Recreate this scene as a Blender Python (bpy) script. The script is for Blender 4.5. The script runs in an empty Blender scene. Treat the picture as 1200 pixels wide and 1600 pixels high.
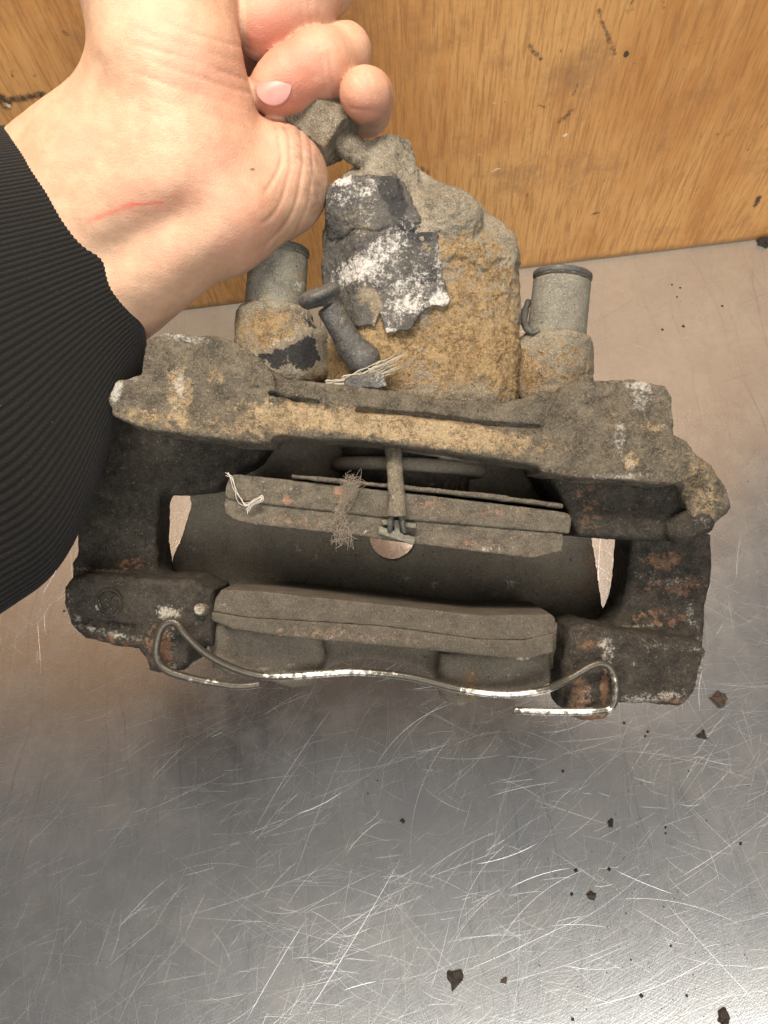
import bpy, math, random
import numpy as np
from mathutils import Matrix, Vector
random.seed(4); RNG = np.random.default_rng(4)
SC = bpy.context.scene
COL = SC.collection

# ------------------------------------------------------------------ camera
TILT, ROLL, CAM_H = math.radians(22), math.radians(7), 0.50
up0 = Vector((0, math.cos(TILT), math.sin(TILT))); fwd = Vector((0, math.sin(TILT), -math.cos(TILT)))
right = math.cos(ROLL)*Vector((1, 0, 0)) - math.sin(ROLL)*up0
upv = math.sin(ROLL)*Vector((1, 0, 0)) + math.cos(ROLL)*up0
ROT = Matrix((right, upv, -fwd)).transposed()           # columns: right, up, back
CAM = Vector((0, 0, CAM_H))
cam = bpy.data.cameras.new("camera"); cam_o = bpy.data.objects.new("camera", cam); COL.objects.link(cam_o)
cam.sensor_fit = 'HORIZONTAL'; cam.sensor_width = 26; cam.lens = 26; cam.clip_start = 0.01; cam.clip_end = 50
cam_o.matrix_world = Matrix.Translation(CAM) @ ROT.to_4x4()
SC.camera = cam_o

# ------------------------------------------------------------------ light
w = bpy.data.worlds.new("World"); SC.world = w; w.use_nodes = True
w.node_tree.nodes["Background"].inputs[0].default_value = (1.0, 0.98, 0.95, 1)
w.node_tree.nodes["Background"].inputs[1].default_value = 0.15
SC.view_settings.view_transform = 'Standard'; SC.view_settings.look = 'None'
SC.view_settings.exposure = 0.08; SC.view_settings.gamma = 1
def area(name, loc, target, size, power, color, size_y=None):
    l = bpy.data.lights.new(name, 'AREA'); l.energy = power; l.color = color; l.size = size
    if size_y: l.shape = 'RECTANGLE'; l.size_y = size_y
    o = bpy.data.objects.new(name, l); COL.objects.link(o); o.location = loc
    o.rotation_euler = (Vector(target)-Vector(loc)).to_track_quat('-Z', 'Y').to_euler()
    return o
area("ceiling_panel_light", (0.25, -1.46, 2.0), (0.0, 0.3, 0.2), 2.2, 47, (1.0, 0.98, 0.94), 1.4)
area("bench_light", (-0.03, 0.35, 0.80), (0.0, 0.10, 0.2), 0.40, 6.6, (1.0, 0.92, 0.80), 0.12)

# ------------------------------------------------------------------ pixel helpers (photo 1200x1600), mm frame: x right, y up, z to camera
D = 270.0
def P(px, py, wz):
    s = (D-wz)/1200.0
    return np.array(((px-600)*s, (800-py)*s, wz), dtype=np.float32)
def to_px(V):
    s = 1200.0/(D-V[:, 2])
    return 600+V[:, 0]*s, 800-V[:, 1]*s
def mm_world(p):                       # mm frame -> world metres
    return CAM + ROT @ Vector((p[0]/1000, p[1]/1000, (p[2]-D)/1000))
def ray_plane(px, py, axis, value):    # where a sight line meets the table (axis 2) or the board (axis 1)
    d = ROT @ Vector(((px-600)/1200, (800-py)/1200, -1))
    t = (value-CAM[axis])/d[axis]
    return CAM + d*t

# ------------------------------------------------------------------ noise
LAT = np.random.default_rng(11).random((64, 64, 64), dtype=np.float32)*2-1
def vnoise(V, scale, seed=0):
    q = V/scale + seed*17.31
    i = np.floor(q).astype(np.int32); f = (q-i).astype(np.float32); f = f*f*(3-2*f)
    i0 = i & 63; i1 = (i+1) & 63
    x0, y0, z0 = i0[:, 0], i0[:, 1], i0[:, 2]; x1, y1, z1 = i1[:, 0], i1[:, 1], i1[:, 2]
    fx, fy, fz = f[:, 0], f[:, 1], f[:, 2]
    c00 = LAT[x0, y0, z0]*(1-fx)+LAT[x1, y0, z0]*fx; c10 = LAT[x0, y1, z0]*(1-fx)+LAT[x1, y1, z0]*fx
    c01 = LAT[x0, y0, z1]*(1-fx)+LAT[x1, y0, z1]*fx; c11 = LAT[x0, y1, z1]*(1-fx)+LAT[x1, y1, z1]*fx
    return (c00*(1-fy)+c10*fy)*(1-fz)+(c01*(1-fy)+c11*fy)*fz
def fbm(V, scale, oct=3, seed=0):
    r = 0; a = 1; t = 0
    for k in range(oct):
        r = r + a*vnoise(V, scale/2**k, seed+k); t += a; a *= .55
    return r/t
def sstep(a, b, x):
    t = np.clip((x-a)/(b-a), 0, 1); return t*t*(3-2*t)

# ------------------------------------------------------------------ signed distance modelling
class Grid:
    def __init__(s, lo, hi, h):
        s.h = h; s.lo = np.array(lo, np.float32)
        n = [int(math.ceil((b-a)/h))+1 for a, b in zip(lo, hi)]
        s.x = (lo[0]+np.arange(n[0])*h).astype(np.float32)[:, None, None]
        s.y = (lo[1]+np.arange(n[1])*h).astype(np.float32)[None, :, None]
        s.z = (lo[2]+np.arange(n[2])*h).astype(np.float32)[None, None, :]
        s.n = n
def grid_px(x0, y0, x1, y1, w0, w1, h):      # box that covers a pixel rectangle over a depth range
    pts = [P(x, y, wz) for x in (x0, x1) for y in (y0, y1) for wz in (w0, w1)]
    a = np.array(pts); return Grid(a.min(0)-2*h, a.max(0)+2*h, h)
def poly2(g, pts):
    X = g.x[:, :, 0]; Y = g.y[:, :, 0]
    pts = np.array(pts, np.float32); n = len(pts)
    d = np.full((g.n[0], g.n[1]), 1e9, np.float32); sgn = np.ones_like(d)
    for i in range(n):
        a = pts[i]; b = pts[i-1]; e = b-a; wx = X-a[0]; wy = Y-a[1]
        t = np.clip((wx*e[0]+wy*e[1])/(e@e+1e-9), 0, 1)
        bx = wx-e[0]*t; by = wy-e[1]*t
        d = np.minimum(d, bx*bx+by*by)
        c1 = Y >= a[1]; c2 = Y < b[1]; c3 = e[0]*wy > e[1]*wx
        flip = (c1 & c2 & c3) | (~c1 & ~c2 & ~c3)
        sgn = np.where(flip, -sgn, sgn)
    return sgn*np.sqrt(d)
def prism(g, px, wf, wb, r=1.0, wt=None, lean=0.0):
    """outline in photo pixels at depth wt, extruded between wb and wf, rounded by r"""
    wt = wf if wt is None else wt
    pts = [P(x, y, wt)[:2] for x, y in px]
    d2 = poly2(g, pts)[:, :, None]+r
    zz = g.z - lean*(g.y-pts[0][1])
    dz = np.abs(zz-(wf+wb)/2)-(wf-wb)/2+r
    return np.minimum(np.maximum(d2, dz), 0)+np.sqrt(np.maximum(d2, 0)**2+np.maximum(dz, 0)**2)-r
def cone(g, a, b, ra, rb, kz=1.0, cz=0.0):
    a = np.array(a, np.float32); b = np.array(b, np.float32)
    e = b-a; ee = float(e@e)+1e-9
    t = np.clip(((g.x-a[0])*e[0]+(g.y-a[1])*e[1]+(g.z-a[2])*e[2])/ee, 0, 1)
    return np.sqrt((g.x-a[0]-e[0]*t)**2+(g.y-a[1]-e[1]*t)**2+((g.z-a[2]-e[2]*t)*kz)**2)-(ra+(rb-ra)*t)
def cyl(g, a, b, r, rd=0.8, r2=None, hexa=False):
    a = np.array(a, np.float32); b = np.array(b, np.float32); L = np.linalg.norm(b-a); u = (b-a)/L
    dx, dy, dz = g.x-a[0], g.y-a[1], g.z-a[2]
    t = dx*u[0]+dy*u[1]+dz*u[2]
    rx, ry, rz = dx-t*u[0], dy-t*u[1], dz-t*u[2]
    if hexa:
        v = np.cross(u, (0.2, 0.1, 1)); v /= np.linalg.norm(v); q = np.cross(u, v)
        p1 = rx*v[0]+ry*v[1]+rz*v[2]; p2 = rx*q[0]+ry*q[1]+rz*q[2]
        rad = np.maximum(np.abs(p1), np.maximum(np.abs(p1*.5+p2*.866), np.abs(p1*.5-p2*.866)))
    else: rad = np.sqrt(rx*rx+ry*ry+rz*rz)
    rr = r if r2 is None else r+(r2-r)*np.clip(t/L, 0, 1)
    d2 = rad-rr+rd; dl = np.abs(t-L/2)-L/2+rd
    return np.minimum(np.maximum(d2, dl), 0)+np.sqrt(np.maximum(d2, 0)**2+np.maximum(dl, 0)**2)-rd
def ell(g, c, r):
    k = np.sqrt(((g.x-c[0])/r[0])**2+((g.y-c[1])/r[1])**2+((g.z-c[2])/r[2])**2)
    return (k-1)*min(r)
def smin(a, b, k):
    h = np.maximum(k-np.abs(a-b), 0)/k
    return np.minimum(a, b)-h*h*k*.25
def smax(a, b, k): return -smin(-a, -b, k)
EDG = [(0, 1), (2, 3), (4, 5), (6, 7), (0, 2), (1, 3), (4, 6), (5, 7), (0, 4), (1, 5), (2, 6), (3, 7)]
COR = np.array([[(c & 1), (c >> 1) & 1, (c >> 2) & 1] for c in range(8)])
def nets(g, v):
    v = np.ascontiguousarray(np.broadcast_to(v, g.n)).astype(np.float32)
    s = v < 0; n = np.array(g.n)
    cnt = np.zeros(n-1, np.int8)
    for c in COR: cnt += s[c[0]:n[0]-1+c[0], c[1]:n[1]-1+c[1], c[2]:n[2]-1+c[2]]
    cells = np.argwhere((cnt > 0) & (cnt < 8))
    val = np.stack([v[cells[:, 0]+c[0], cells[:, 1]+c[1], cells[:, 2]+c[2]] for c in COR], 1)
    acc = np.zeros((len(cells), 3)); k = np.zeros(len(cells))
    for a, b in EDG:
        m = (val[:, a] < 0) != (val[:, b] < 0)
        t = val[m, a]/(val[m, a]-val[m, b])
        acc[m] += COR[a]+(COR[b]-COR[a])*t[:, None]; k[m] += 1
    V = (cells+acc/k[:, None])*g.h+g.lo
    vid = np.full(n-1, -1, np.int32); vid[tuple(cells.T)] = np.arange(len(cells))
    F = []
    for ax in range(3):
        u, w_ = [(1, 2), (2, 0), (0, 1)][ax]
        sa = np.take(s, range(n[ax]-1), ax); sb = np.take(s, range(1, n[ax]), ax)
        e = np.argwhere(sa != sb); e = e[(e[:, u] > 0) & (e[:, w_] > 0) & (e[:, u] < n[u]-1) & (e[:, w_] < n[w_]-1)]
        sg = sa[tuple(e.T)]
        def at(du, dw):
            q = e.copy(); q[:, u] += du; q[:, w_] += dw; return vid[tuple(q.T)]
        f = np.stack([at(-1, -1), at(0, -1), at(0, 0), at(-1, 0)], 1)
        f[~sg] = f[~sg][:, ::-1]
        F.append(f)
    return V.astype(np.float32), np.concatenate(F)
def vnormals(V, F):
    a, b, c, d = V[F[:, 0]], V[F[:, 1]], V[F[:, 2]], V[F[:, 3]]
    fn = np.cross(c-a, d-b); N = np.zeros_like(V)
    for i in range(4):
        for k in range(3): N[:, k] += np.bincount(F[:, i], fn[:, k], len(V))
    return N/(np.linalg.norm(N, axis=1, keepdims=True)+1e-9)

def relax(V, F, it=3, lam=.5):
    a = np.concatenate([F[:, 0], F[:, 1], F[:, 2], F[:, 3]]); b = np.concatenate([F[:, 1], F[:, 2], F[:, 3], F[:, 0]])
    cnt = np.bincount(a, minlength=len(V))+np.bincount(b, minlength=len(V)); V = V.copy()
    for _ in range(it):
        S = np.stack([np.bincount(a, V[b, k], len(V))+np.bincount(b, V[a, k], len(V)) for k in range(3)], 1)
        V = V+lam*(S/np.maximum(cnt, 1)[:, None]-V)
    return V.astype(np.float32)

# ------------------------------------------------------------------ objects
def tag(o, label=None, cat=None, group=None, kind=None):
    for k, v in (('label', label), ('category', cat), ('group', group), ('kind', kind)):
        if v: o[k] = v
    return o
class Thing:
    """an Empty at a thing's base, turned like the mm frame"""
    def __init__(s, name, label, cat, base):
        s.base = np.array(base, np.float32)
        s.o = bpy.data.objects.new(name, None); COL.objects.link(s.o); s.o.empty_display_size = .01
        s.o.matrix_world = Matrix.Translation(mm_world(base)) @ ROT.to_4x4()
        tag(s.o, label, cat)
def mesh_from(name, V, F, smooth=True):
    me = bpy.data.meshes.new(name); V = np.asarray(V, np.float32); F = np.asarray(F, np.int32); k = F.shape[1]
    me.vertices.add(len(V)); me.vertices.foreach_set('co', V.ravel())
    me.loops.add(F.size); me.loops.foreach_set('vertex_index', F.ravel())
    me.polygons.add(len(F)); me.polygons.foreach_set('loop_start', np.arange(0, F.size, k, dtype=np.int32))
    me.polygons.foreach_set('loop_total', np.full(len(F), k, np.int32))
    me.polygons.foreach_set('use_smooth', np.full(len(F), smooth, bool))
    me.update(calc_edges=True); me.validate()
    return me
def attr(me, rgb, name='wear'):
    a = me.attributes.new(name, 'FLOAT_COLOR', 'POINT')
    c = np.ones((len(rgb), 4), np.float32); c[:, :3] = rgb; a.data.foreach_set('color', c.ravel())
def part(name, th, parent, V, F, mat, wear=None, smooth=True):
    """V in the mm frame; child of the thing or of one of its parts"""
    me = mesh_from(name, (V-th.base)/1000.0, F, smooth)
    if wear is not None: attr(me, wear)
    me.materials.append(mat)
    o = bpy.data.objects.new(name, me); COL.objects.link(o); o.parent = parent
    return o
def wear_px(V, blobs, base=(0, 0, 0)):
    """patches of rust (R), chalk / bare metal (G), old paint (B): (channel, x, y, rx, ry, amount[, rotation])"""
    x, y = to_px(V); W = np.zeros((len(V), 3), np.float32)+np.array(base, np.float32)
    for b in blobs:
        ch, cx, cy, rx, ry, am = b[:6]; an = math.radians(b[6]) if len(b) > 6 else 0
        dx, dy = x-cx, y-cy; u = dx*math.cos(an)+dy*math.sin(an); v = -dx*math.sin(an)+dy*math.cos(an)
        q = (u/rx)**2+(v/ry)**2
        W[:, ch] += am*np.exp(-q*q*.7)
    return W
def cast(V, F, amp=.5, sc=6, fine=.25, fs=1.2, seed=0, terr=0.0):
    """uneven cast surface; terr adds crust that broke off in layers, with steps and cracks"""
    N = vnormals(V, F); d = amp*fbm(V, sc, 3, seed)+fine*fbm(V, fs, 2, seed+5)
    if np.any(terr):
        q = fbm(V, sc*1.15, 4, seed+9)*4.5; fl = np.floor(q); d = d+terr*(fl+sstep(0, .16, q-fl))
        c = np.abs(fbm(V, sc*1.6, 4, seed+19)); m = sstep(0, .25, fbm(V, sc*2, 2, seed+23))
        d = d-terr*1.5*m*np.exp(-(c/.018)**2)
    return V+N*d[:, None]
def tube(path, rad, sides=8, cap=True):
    path = np.array(path, np.float32); n = len(path)
    rad = np.full(n, rad, np.float32) if np.isscalar(rad) else np.array(rad, np.float32)
    T = np.gradient(path, axis=0); T /= np.linalg.norm(T, axis=1, keepdims=True)+1e-9
    ref = np.array((0.13, 0.21, 1.0)); V = []
    for p, t, r in zip(path, T, rad):
        a = np.cross(t, ref); a /= np.linalg.norm(a)+1e-9; b = np.cross(t, a)
        for k in range(sides):
            th = 2*math.pi*k/sides; V.append(p+r*(math.cos(th)*a+math.sin(th)*b))
    F = [(i*sides+k, i*sides+(k+1) % sides, (i+1)*sides+(k+1) % sides, (i+1)*sides+k) for i in range(n-1) for k in range(sides)]
    if cap:
        for e, flip in ((0, True), (n-1, False)):
            V.append(path[e]); c = len(V)-1
            for k in range(0, sides, 2):
                q = (c, e*sides+k, e*sides+(k+1) % sides, e*sides+(k+2) % sides)
                F.append(q[::-1] if flip else q)
    return np.array(V, np.float32), np.array(F)
def spline(pts, n):
    pts = np.array(pts, np.float64); m = len(pts); out = []
    for i in range(m-1):
        p0, p1, p2, p3 = pts[max(i-1, 0)], pts[i], pts[i+1], pts[min(i+2, m-1)]
        for t in np.linspace(0, 1, n, endpoint=False):
            out.append(.5*((2*p1)+(-p0+p2)*t+(2*p0-5*p1+4*p2-p3)*t*t+(-p0+3*p1-3*p2+p3)*t**3))
    out.append(pts[-1]); return np.array(out)
def joined(items):
    V = []; F = []; n = 0
    for v, f in items: V.append(v); F.append(f+n); n += len(v)
    return np.concatenate(V), np.concatenate(F)

# ------------------------------------------------------------------ materials
class M:
    def __init__(s, name):
        s.m = bpy.data.materials.new(name); s.m.use_nodes = True; s.t = s.m.node_tree
        s.b = s.t.nodes["Principled BSDF"]; s.n = s.t.nodes; s.l = s.t.links
        s.tc = s.n.new('ShaderNodeTexCoord').outputs['Object']
    def set(s, **k):
        for a, v in k.items():
            i = s.b.inputs[a.replace('_', ' ')]
            if hasattr(v, 'default_value') or hasattr(v, 'is_linked'): s.l.new(v, i)
            else: i.default_value = v
    def noise(s, mm, detail=4, rough=.6, stretch=None, vec=None, dist=0, seed=0):
        v = vec or s.tc
        mp = s.n.new('ShaderNodeMapping'); s.l.new(v, mp.inputs[0])
        if stretch: mp.inputs['Scale'].default_value = stretch
        mp.inputs['Location'].default_value = (seed*.137, seed*.071, seed*.093)
        x = s.n.new('ShaderNodeTexNoise'); x.inputs['Scale'].default_value = 1000.0/mm
        x.inputs['Detail'].default_value = detail; x.inputs['Roughness'].default_value = rough; x.inputs['Distortion'].default_value = dist
        s.l.new(mp.outputs[0], x.inputs['Vector']); return x.outputs['Fac']
    def ramp(s, f, lo, hi):
        x = s.n.new('ShaderNodeMapRange'); x.interpolation_type = 'SMOOTHSTEP'
        s.l.new(f, x.inputs[0]); x.inputs[1].default_value = lo; x.inputs[2].default_value = hi; return x.outputs[0]
    def math(s, op, a, b=None):
        x = s.n.new('ShaderNodeMath'); x.operation = op
        for i, q in enumerate((a, b)):
            if q is None: continue
            if isinstance(q, (int, float)): x.inputs[i].default_value = q
            else: s.l.new(q, x.inputs[i])
        return x.outputs[0]
    def mix(s, f, a, b):
        x = s.n.new('ShaderNodeMix'); x.data_type = 'RGBA'
        if isinstance(f, (int, float)): x.inputs[0].default_value = f
        else: s.l.new(f, x.inputs[0])
        for i, q in ((6, a), (7, b)):
            if isinstance(q, tuple): x.inputs[i].default_value = (*q, 1)
            else: s.l.new(q, x.inputs[i])
        return x.outputs[2]
    def wear(s):
        a = s.n.new('ShaderNodeAttribute'); a.attribute_name = 'wear'
        x = s.n.new('ShaderNodeSeparateColor'); s.l.new(a.outputs['Color'], x.inputs[0])
        return x.outputs[0], x.outputs[1], x.outputs[2]
    def bump(s, items, dist=.001):
        prev = None
        for f, st in items:
            x = s.n.new('ShaderNodeBump'); x.inputs['Strength'].default_value = st; x.inputs['Distance'].default_value = dist
            s.l.new(f, x.inputs['Height'])
            if prev is not None: s.l.new(prev, x.inputs['Normal'])
            prev = x.outputs[0]
        s.l.new(prev, s.b.inputs['Normal'])
def grimy(name, c1, c2, rust=(.36, .255, .135), rust2=(.155, .095, .052), chalk=(.64, .61, .54), paint=(.035, .034, .033), rough=.85, speck=.5, bump=.6, grain=5):
    m = M(name); r, g, b = m.wear()
    n1 = m.noise(grain, 6, .65); n2 = m.noise(1.3, 5, .7, seed=3); n3 = m.noise(.5, 3, .7, seed=5)
    col = m.mix(m.ramp(m.math('ADD', m.math('MULTIPLY', n1, .66), m.math('MULTIPLY', n2, .34)), .34, .66), c1, c2)
    col = m.mix(m.math('MULTIPLY', m.ramp(n3, .50, .70), .55), col, tuple(min(1, x*2.2) for x in c2))
    rc = m.mix(m.ramp(n2, .42, .60), rust, rust2)
    rc = m.mix(m.math('MULTIPLY', m.ramp(m.noise(7, 6, .7, seed=41), .45, .62), .7), rc, tuple(x*1.12+.02 for x in rust))
    rc = m.mix(m.math('MULTIPLY', m.ramp(m.noise(11, 6, .7, seed=47), .50, .64), .65), rc, tuple(x*.95 for x in rust2))
    rc = m.mix(m.math('MULTIPLY', m.ramp(n3, .5, .66), .6), rc, tuple(min(1, x*1.7) for x in rust))
    nb = m.noise(3.2, 6, .72, seed=8)
    mixn = m.math('ADD', m.math('MULTIPLY', m.ramp(nb, .33, .67), .55), m.math('MULTIPLY', m.ramp(n2, .3, .7), .25))
    col = m.mix(m.ramp(m.math('ADD', r, mixn), .58, 1.02), col, rc)
    nf = m.noise(2.0, 7, .75, seed=13)
    col = m.mix(m.ramp(m.math('ADD', b, m.noise(6, 5, .6, seed=21)), .96, 1.02), col, paint)
    nk = m.math('ADD', m.math('MULTIPLY', m.ramp(nf, .33, .67), .6), m.math('MULTIPLY', m.ramp(m.noise(.8, 4, .75, seed=17), .3, .7), .4))
    col = m.mix(m.math('MULTIPLY', m.ramp(m.math('ADD', g, nk), .70, 1.36), .92), col, chalk)
    # sparse pale and dark specks
    sp = m.noise(1.0, 2, .5, seed=31)
    col = m.mix(m.math('MULTIPLY', m.ramp(sp, .70, .78), speck*.35), col, chalk)
    sp2 = m.noise(1.7, 3, .5, seed=37)
    col = m.mix(m.math('MULTIPLY', m.ramp(sp2, .66, .72), .7), col, (.03, .025, .02))
    m.set(Base_Color=col, Roughness=m.math('SUBTRACT', rough+.1, m.math('MULTIPLY', n2, .3)))
    m.b.inputs['Specular IOR Level'].default_value = .35
    m.bump([(n2, bump), (n3, bump*.8), (nf, bump*.7)], .0012)
    return m.m
MAT_BRACKET = grimy("crusted_cast_iron", (.066, .056, .041), (.215, .182, .132), rust=(.47, .355, .205), rust2=(.19, .125, .07), bump=1.0, grain=8, speck=.35)
MAT_BODY = grimy("rusted_cast_iron", (.15, .132, .10), (.36, .315, .235), rust=(.36, .25, .12), rust2=(.16, .095, .046), bump=.9, grain=8, speck=.35)
MAT_DARK = grimy("shade_darkened_iron", (.013, .011, .0085), (.050, .042, .032), rust=(.19, .105, .058), rust2=(.10, .05, .03), chalk=(.45, .42, .36), speck=.35, bump=.4)  # dark casting, base lowered further to stand in for shade on recessed arms
MAT_BRIDGE = grimy("dusty_dark_casting", (.105, .089, .067), (.165, .140, .106), rust=(.19, .12, .07), rust2=(.10, .06, .036), chalk=(.5, .46, .4), speck=.25, bump=.35, grain=14)
MAT_PAD_DARK = grimy("dark_brake_friction", (.060, .050, .038), (.105, .089, .067), rust=(.20, .14, .10), rust2=(.12, .08, .055), chalk=(.42, .38, .32), speck=.15, bump=.3, grain=9)
MAT_PAINT = grimy("flaking_black_paint", (.036, .035, .033), (.090, .084, .074), rust=(.22, .18, .12), rust2=(.15, .12, .08), chalk=(.60, .58, .54), paint=(.028, .028, .029), rough=.65, speck=.8, bump=.5, grain=7)
MAT_PAD = grimy("brake_dust_friction", (.058, .049, .036), (.132, .112, .082), rust=(.26, .15, .10), rust2=(.18, .10, .07), speck=.25, bump=.35)
MAT_SLEEVE = grimy("dusty_grey_rubber", (.105, .099, .080), (.20, .188, .150), rust=(.30, .23, .13), rust2=(.2, .15, .09), rough=.75, speck=.15, bump=.25, grain=8)
MAT_RUBBER = grimy("grey_rubber", (.040, .039, .036), (.095, .091, .082), rust=(.20, .16, .11), rust2=(.13, .1, .07), rough=.55, speck=.1, bump=.2, grain=6)
MAT_NUT = grimy("corroded_steel", (.11, .088, .062), (.25, .215, .155), rust=(.20, .13, .08), rust2=(.10, .07, .05), speck=.6, bump=.7, grain=4)
def wire_mat():
    m = M("worn_spring_steel"); r, g, b = m.wear()
    n = m.noise(2.5, 5, .7); n2 = m.noise(.7, 3, .6, seed=2)
    f = m.ramp(m.math('ADD', g, n), .85, 1.05)
    m.set(Base_Color=m.mix(f, (.085, .074, .057), (.74, .71, .63)), Metallic=m.math('ADD', m.math('MULTIPLY', f, .55), .4),
          Roughness=m.math('ADD', m.math('MULTIPLY', n2, .25), .22))
    m.bump([(n2, .35), (n, .3)], .0004); return m.m
MAT_WIRE = wire_mat()
def fibre_mat(name, c):
    m = M(name); n = m.noise(1.5, 3); m.set(Base_Color=m.mix(n, tuple(x*.65 for x in c), c), Roughness=.95); return m.m
MAT_FIBRE = fibre_mat("frayed_pale_fibre", (.46, .42, .34)); MAT_LINT = fibre_mat("dusty_lint", (.36, .30, .23)); MAT_THREAD = fibre_mat("white_thread", (.74, .70, .62))
def skin_mat():
    m = M("skin"); r, g, b = m.wear()
    n = m.noise(9, 4, .6); n2 = m.noise(.9, 4, .65, seed=2); pores = m.noise(.45, 2, .5, seed=4)
    blot = m.noise(22, 3, .5, seed=9)
    col = m.mix(m.ramp(n, .3, .7), (.465, .285, .185), (.555, .362, .243))
    col = m.mix(m.math('MULTIPLY', m.ramp(blot, .42, .68), .55), col, (.56, .295, .21))
    col = m.mix(m.math('MULTIPLY', r, 1.0), col, (.50, .155, .105))
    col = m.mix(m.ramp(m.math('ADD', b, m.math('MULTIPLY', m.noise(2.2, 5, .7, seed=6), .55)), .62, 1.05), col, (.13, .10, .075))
    col = m.mix(g, col, (.62, .07, .045))
    m.set(Base_Color=col, Roughness=m.math('ADD', m.math('MULTIPLY', n2, .22), .40))
    m.b.inputs['Subsurface Weight'].default_value = .25; m.b.inputs['Subsurface Radius'].default_value = (1, .35, .2); m.b.inputs['Subsurface Scale'].default_value = .003
    m.b.inputs['Specular IOR Level'].default_value = .4
    cr = m.noise(5, 4, .7, stretch=(1, 2.2, 1), seed=14)
    m.bump([(n2, .30), (pores, .30), (cr, .25)], .0006); return m.m
MAT_SKIN = skin_mat()
def nail_mat():
    m = M("fingernail"); n = m.noise(4, 3); m.set(Base_Color=m.mix(n, (.44, .18, .155), (.54, .27, .225)), Roughness=.42)
    m.b.inputs['Subsurface Weight'].default_value = .15; m.b.inputs['Subsurface Scale'].default_value = .002; m.bump([(n, .1)], .0003); return m.m
MAT_NAIL = nail_mat()
def cloth_mat():
    m = M("black_ribbed_knit"); r, g, b = m.wear()
    n = m.noise(.6, 3, .7); n2 = m.noise(15, 3, seed=4); lint = m.noise(1.1, 2, .5, seed=7)
    col = m.mix(n2, (.008, .008, .0075), (.013, .0125, .0115))
    col = m.mix(m.math('MULTIPLY', m.ramp(n, .45, .75), .6), col, (.028, .027, .024))
    col = m.mix(r, (.004, .004, .004), col)  # rib grooves coloured near-black, imitating the shade between ribs
    col = m.mix(m.math('MULTIPLY', m.ramp(lint, .74, .80), .5), col, (.16, .15, .14))
    m.set(Base_Color=col, Roughness=.95); m.b.inputs['Sheen Weight'].default_value = .1; m.b.inputs['Sheen Roughness'].default_value = .5
    m.b.inputs['Specular IOR Level'].default_value = .15
    m.bump([(n, .8)], .0005); return m.m
MAT_CLOTH = cloth_mat()
def wood_mat():
    m = M("stained_wood"); r, g, b = m.wear()
    grain = m.noise(7, 6, .7, stretch=(1, 1, .10), dist=.8); fine = m.noise(1.8, 5, .75, stretch=(1, 1, .06), seed=3)
    big = m.noise(95, 5, .6, stretch=(1, 1, .6), seed=6); mid = m.noise(24, 6, .68, stretch=(1, 1, .45), seed=8); blot = m.noise(55, 6, .72, seed=26)
    col = m.mix(m.ramp(big, .32, .68), (.575, .252, .068), (.74, .395, .138))
    col = m.mix(m.math('MULTIPLY', m.ramp(grain, .45, .68), .30), col, (.80, .48, .19))
    col = m.mix(m.math('MULTIPLY', m.ramp(fine, .46, .62), .62), col, (.38, .165, .05))
    col = m.mix(m.math('MULTIPLY', m.ramp(mid, .52, .72), .50), col, (.44, .185, .05))
    col = m.mix(m.math('MULTIPLY', m.ramp(blot, .50, .70), .62), col, (.33, .17, .07))
    tiny = m.noise(2.6, 3, .6, stretch=(1, 1, .6), seed=33)
    col = m.mix(m.math('MULTIPLY', m.ramp(tiny, .66, .76), .55), col, (.20, .085, .03))
    # small dents and flecks
    d = m.noise(6.5, 3, .55, stretch=(1, 1, .45), seed=12)
    col = m.mix(m.math('MULTIPLY', m.ramp(d, .705, .76), .75), col, (.12, .055, .022))
    lf = m.noise(9, 3, .55, stretch=(.4, 1, 1), seed=17)
    col = m.mix(m.math('MULTIPLY', m.ramp(lf, .71, .76), .5), col, (.80, .56, .30))
    dk = m.noise(3.0, 5, .7, seed=15)
    col = m.mix(m.ramp(m.math('ADD', r, m.math('MULTIPLY', dk, .7)), .72, 1.02), col, (.075, .045, .025))
    col = m.mix(m.ramp(m.math('ADD', g, m.math('MULTIPLY', dk, .7)), .78, 1.0), col, (.85, .72, .52))
    gr = m.noise(14, 5, .65, seed=19)
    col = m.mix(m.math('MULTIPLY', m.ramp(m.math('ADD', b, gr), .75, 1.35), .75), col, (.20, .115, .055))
    m.set(Base_Color=col, Roughness=m.math('ADD', m.math('MULTIPLY', fine, .3), .34))
    m.b.inputs['Specular IOR Level'].default_value = .4
    m.bump([(grain, .15), (fine, .30), (d, .25)], .0006); return m.m
MAT_WOOD = wood_mat()
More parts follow.
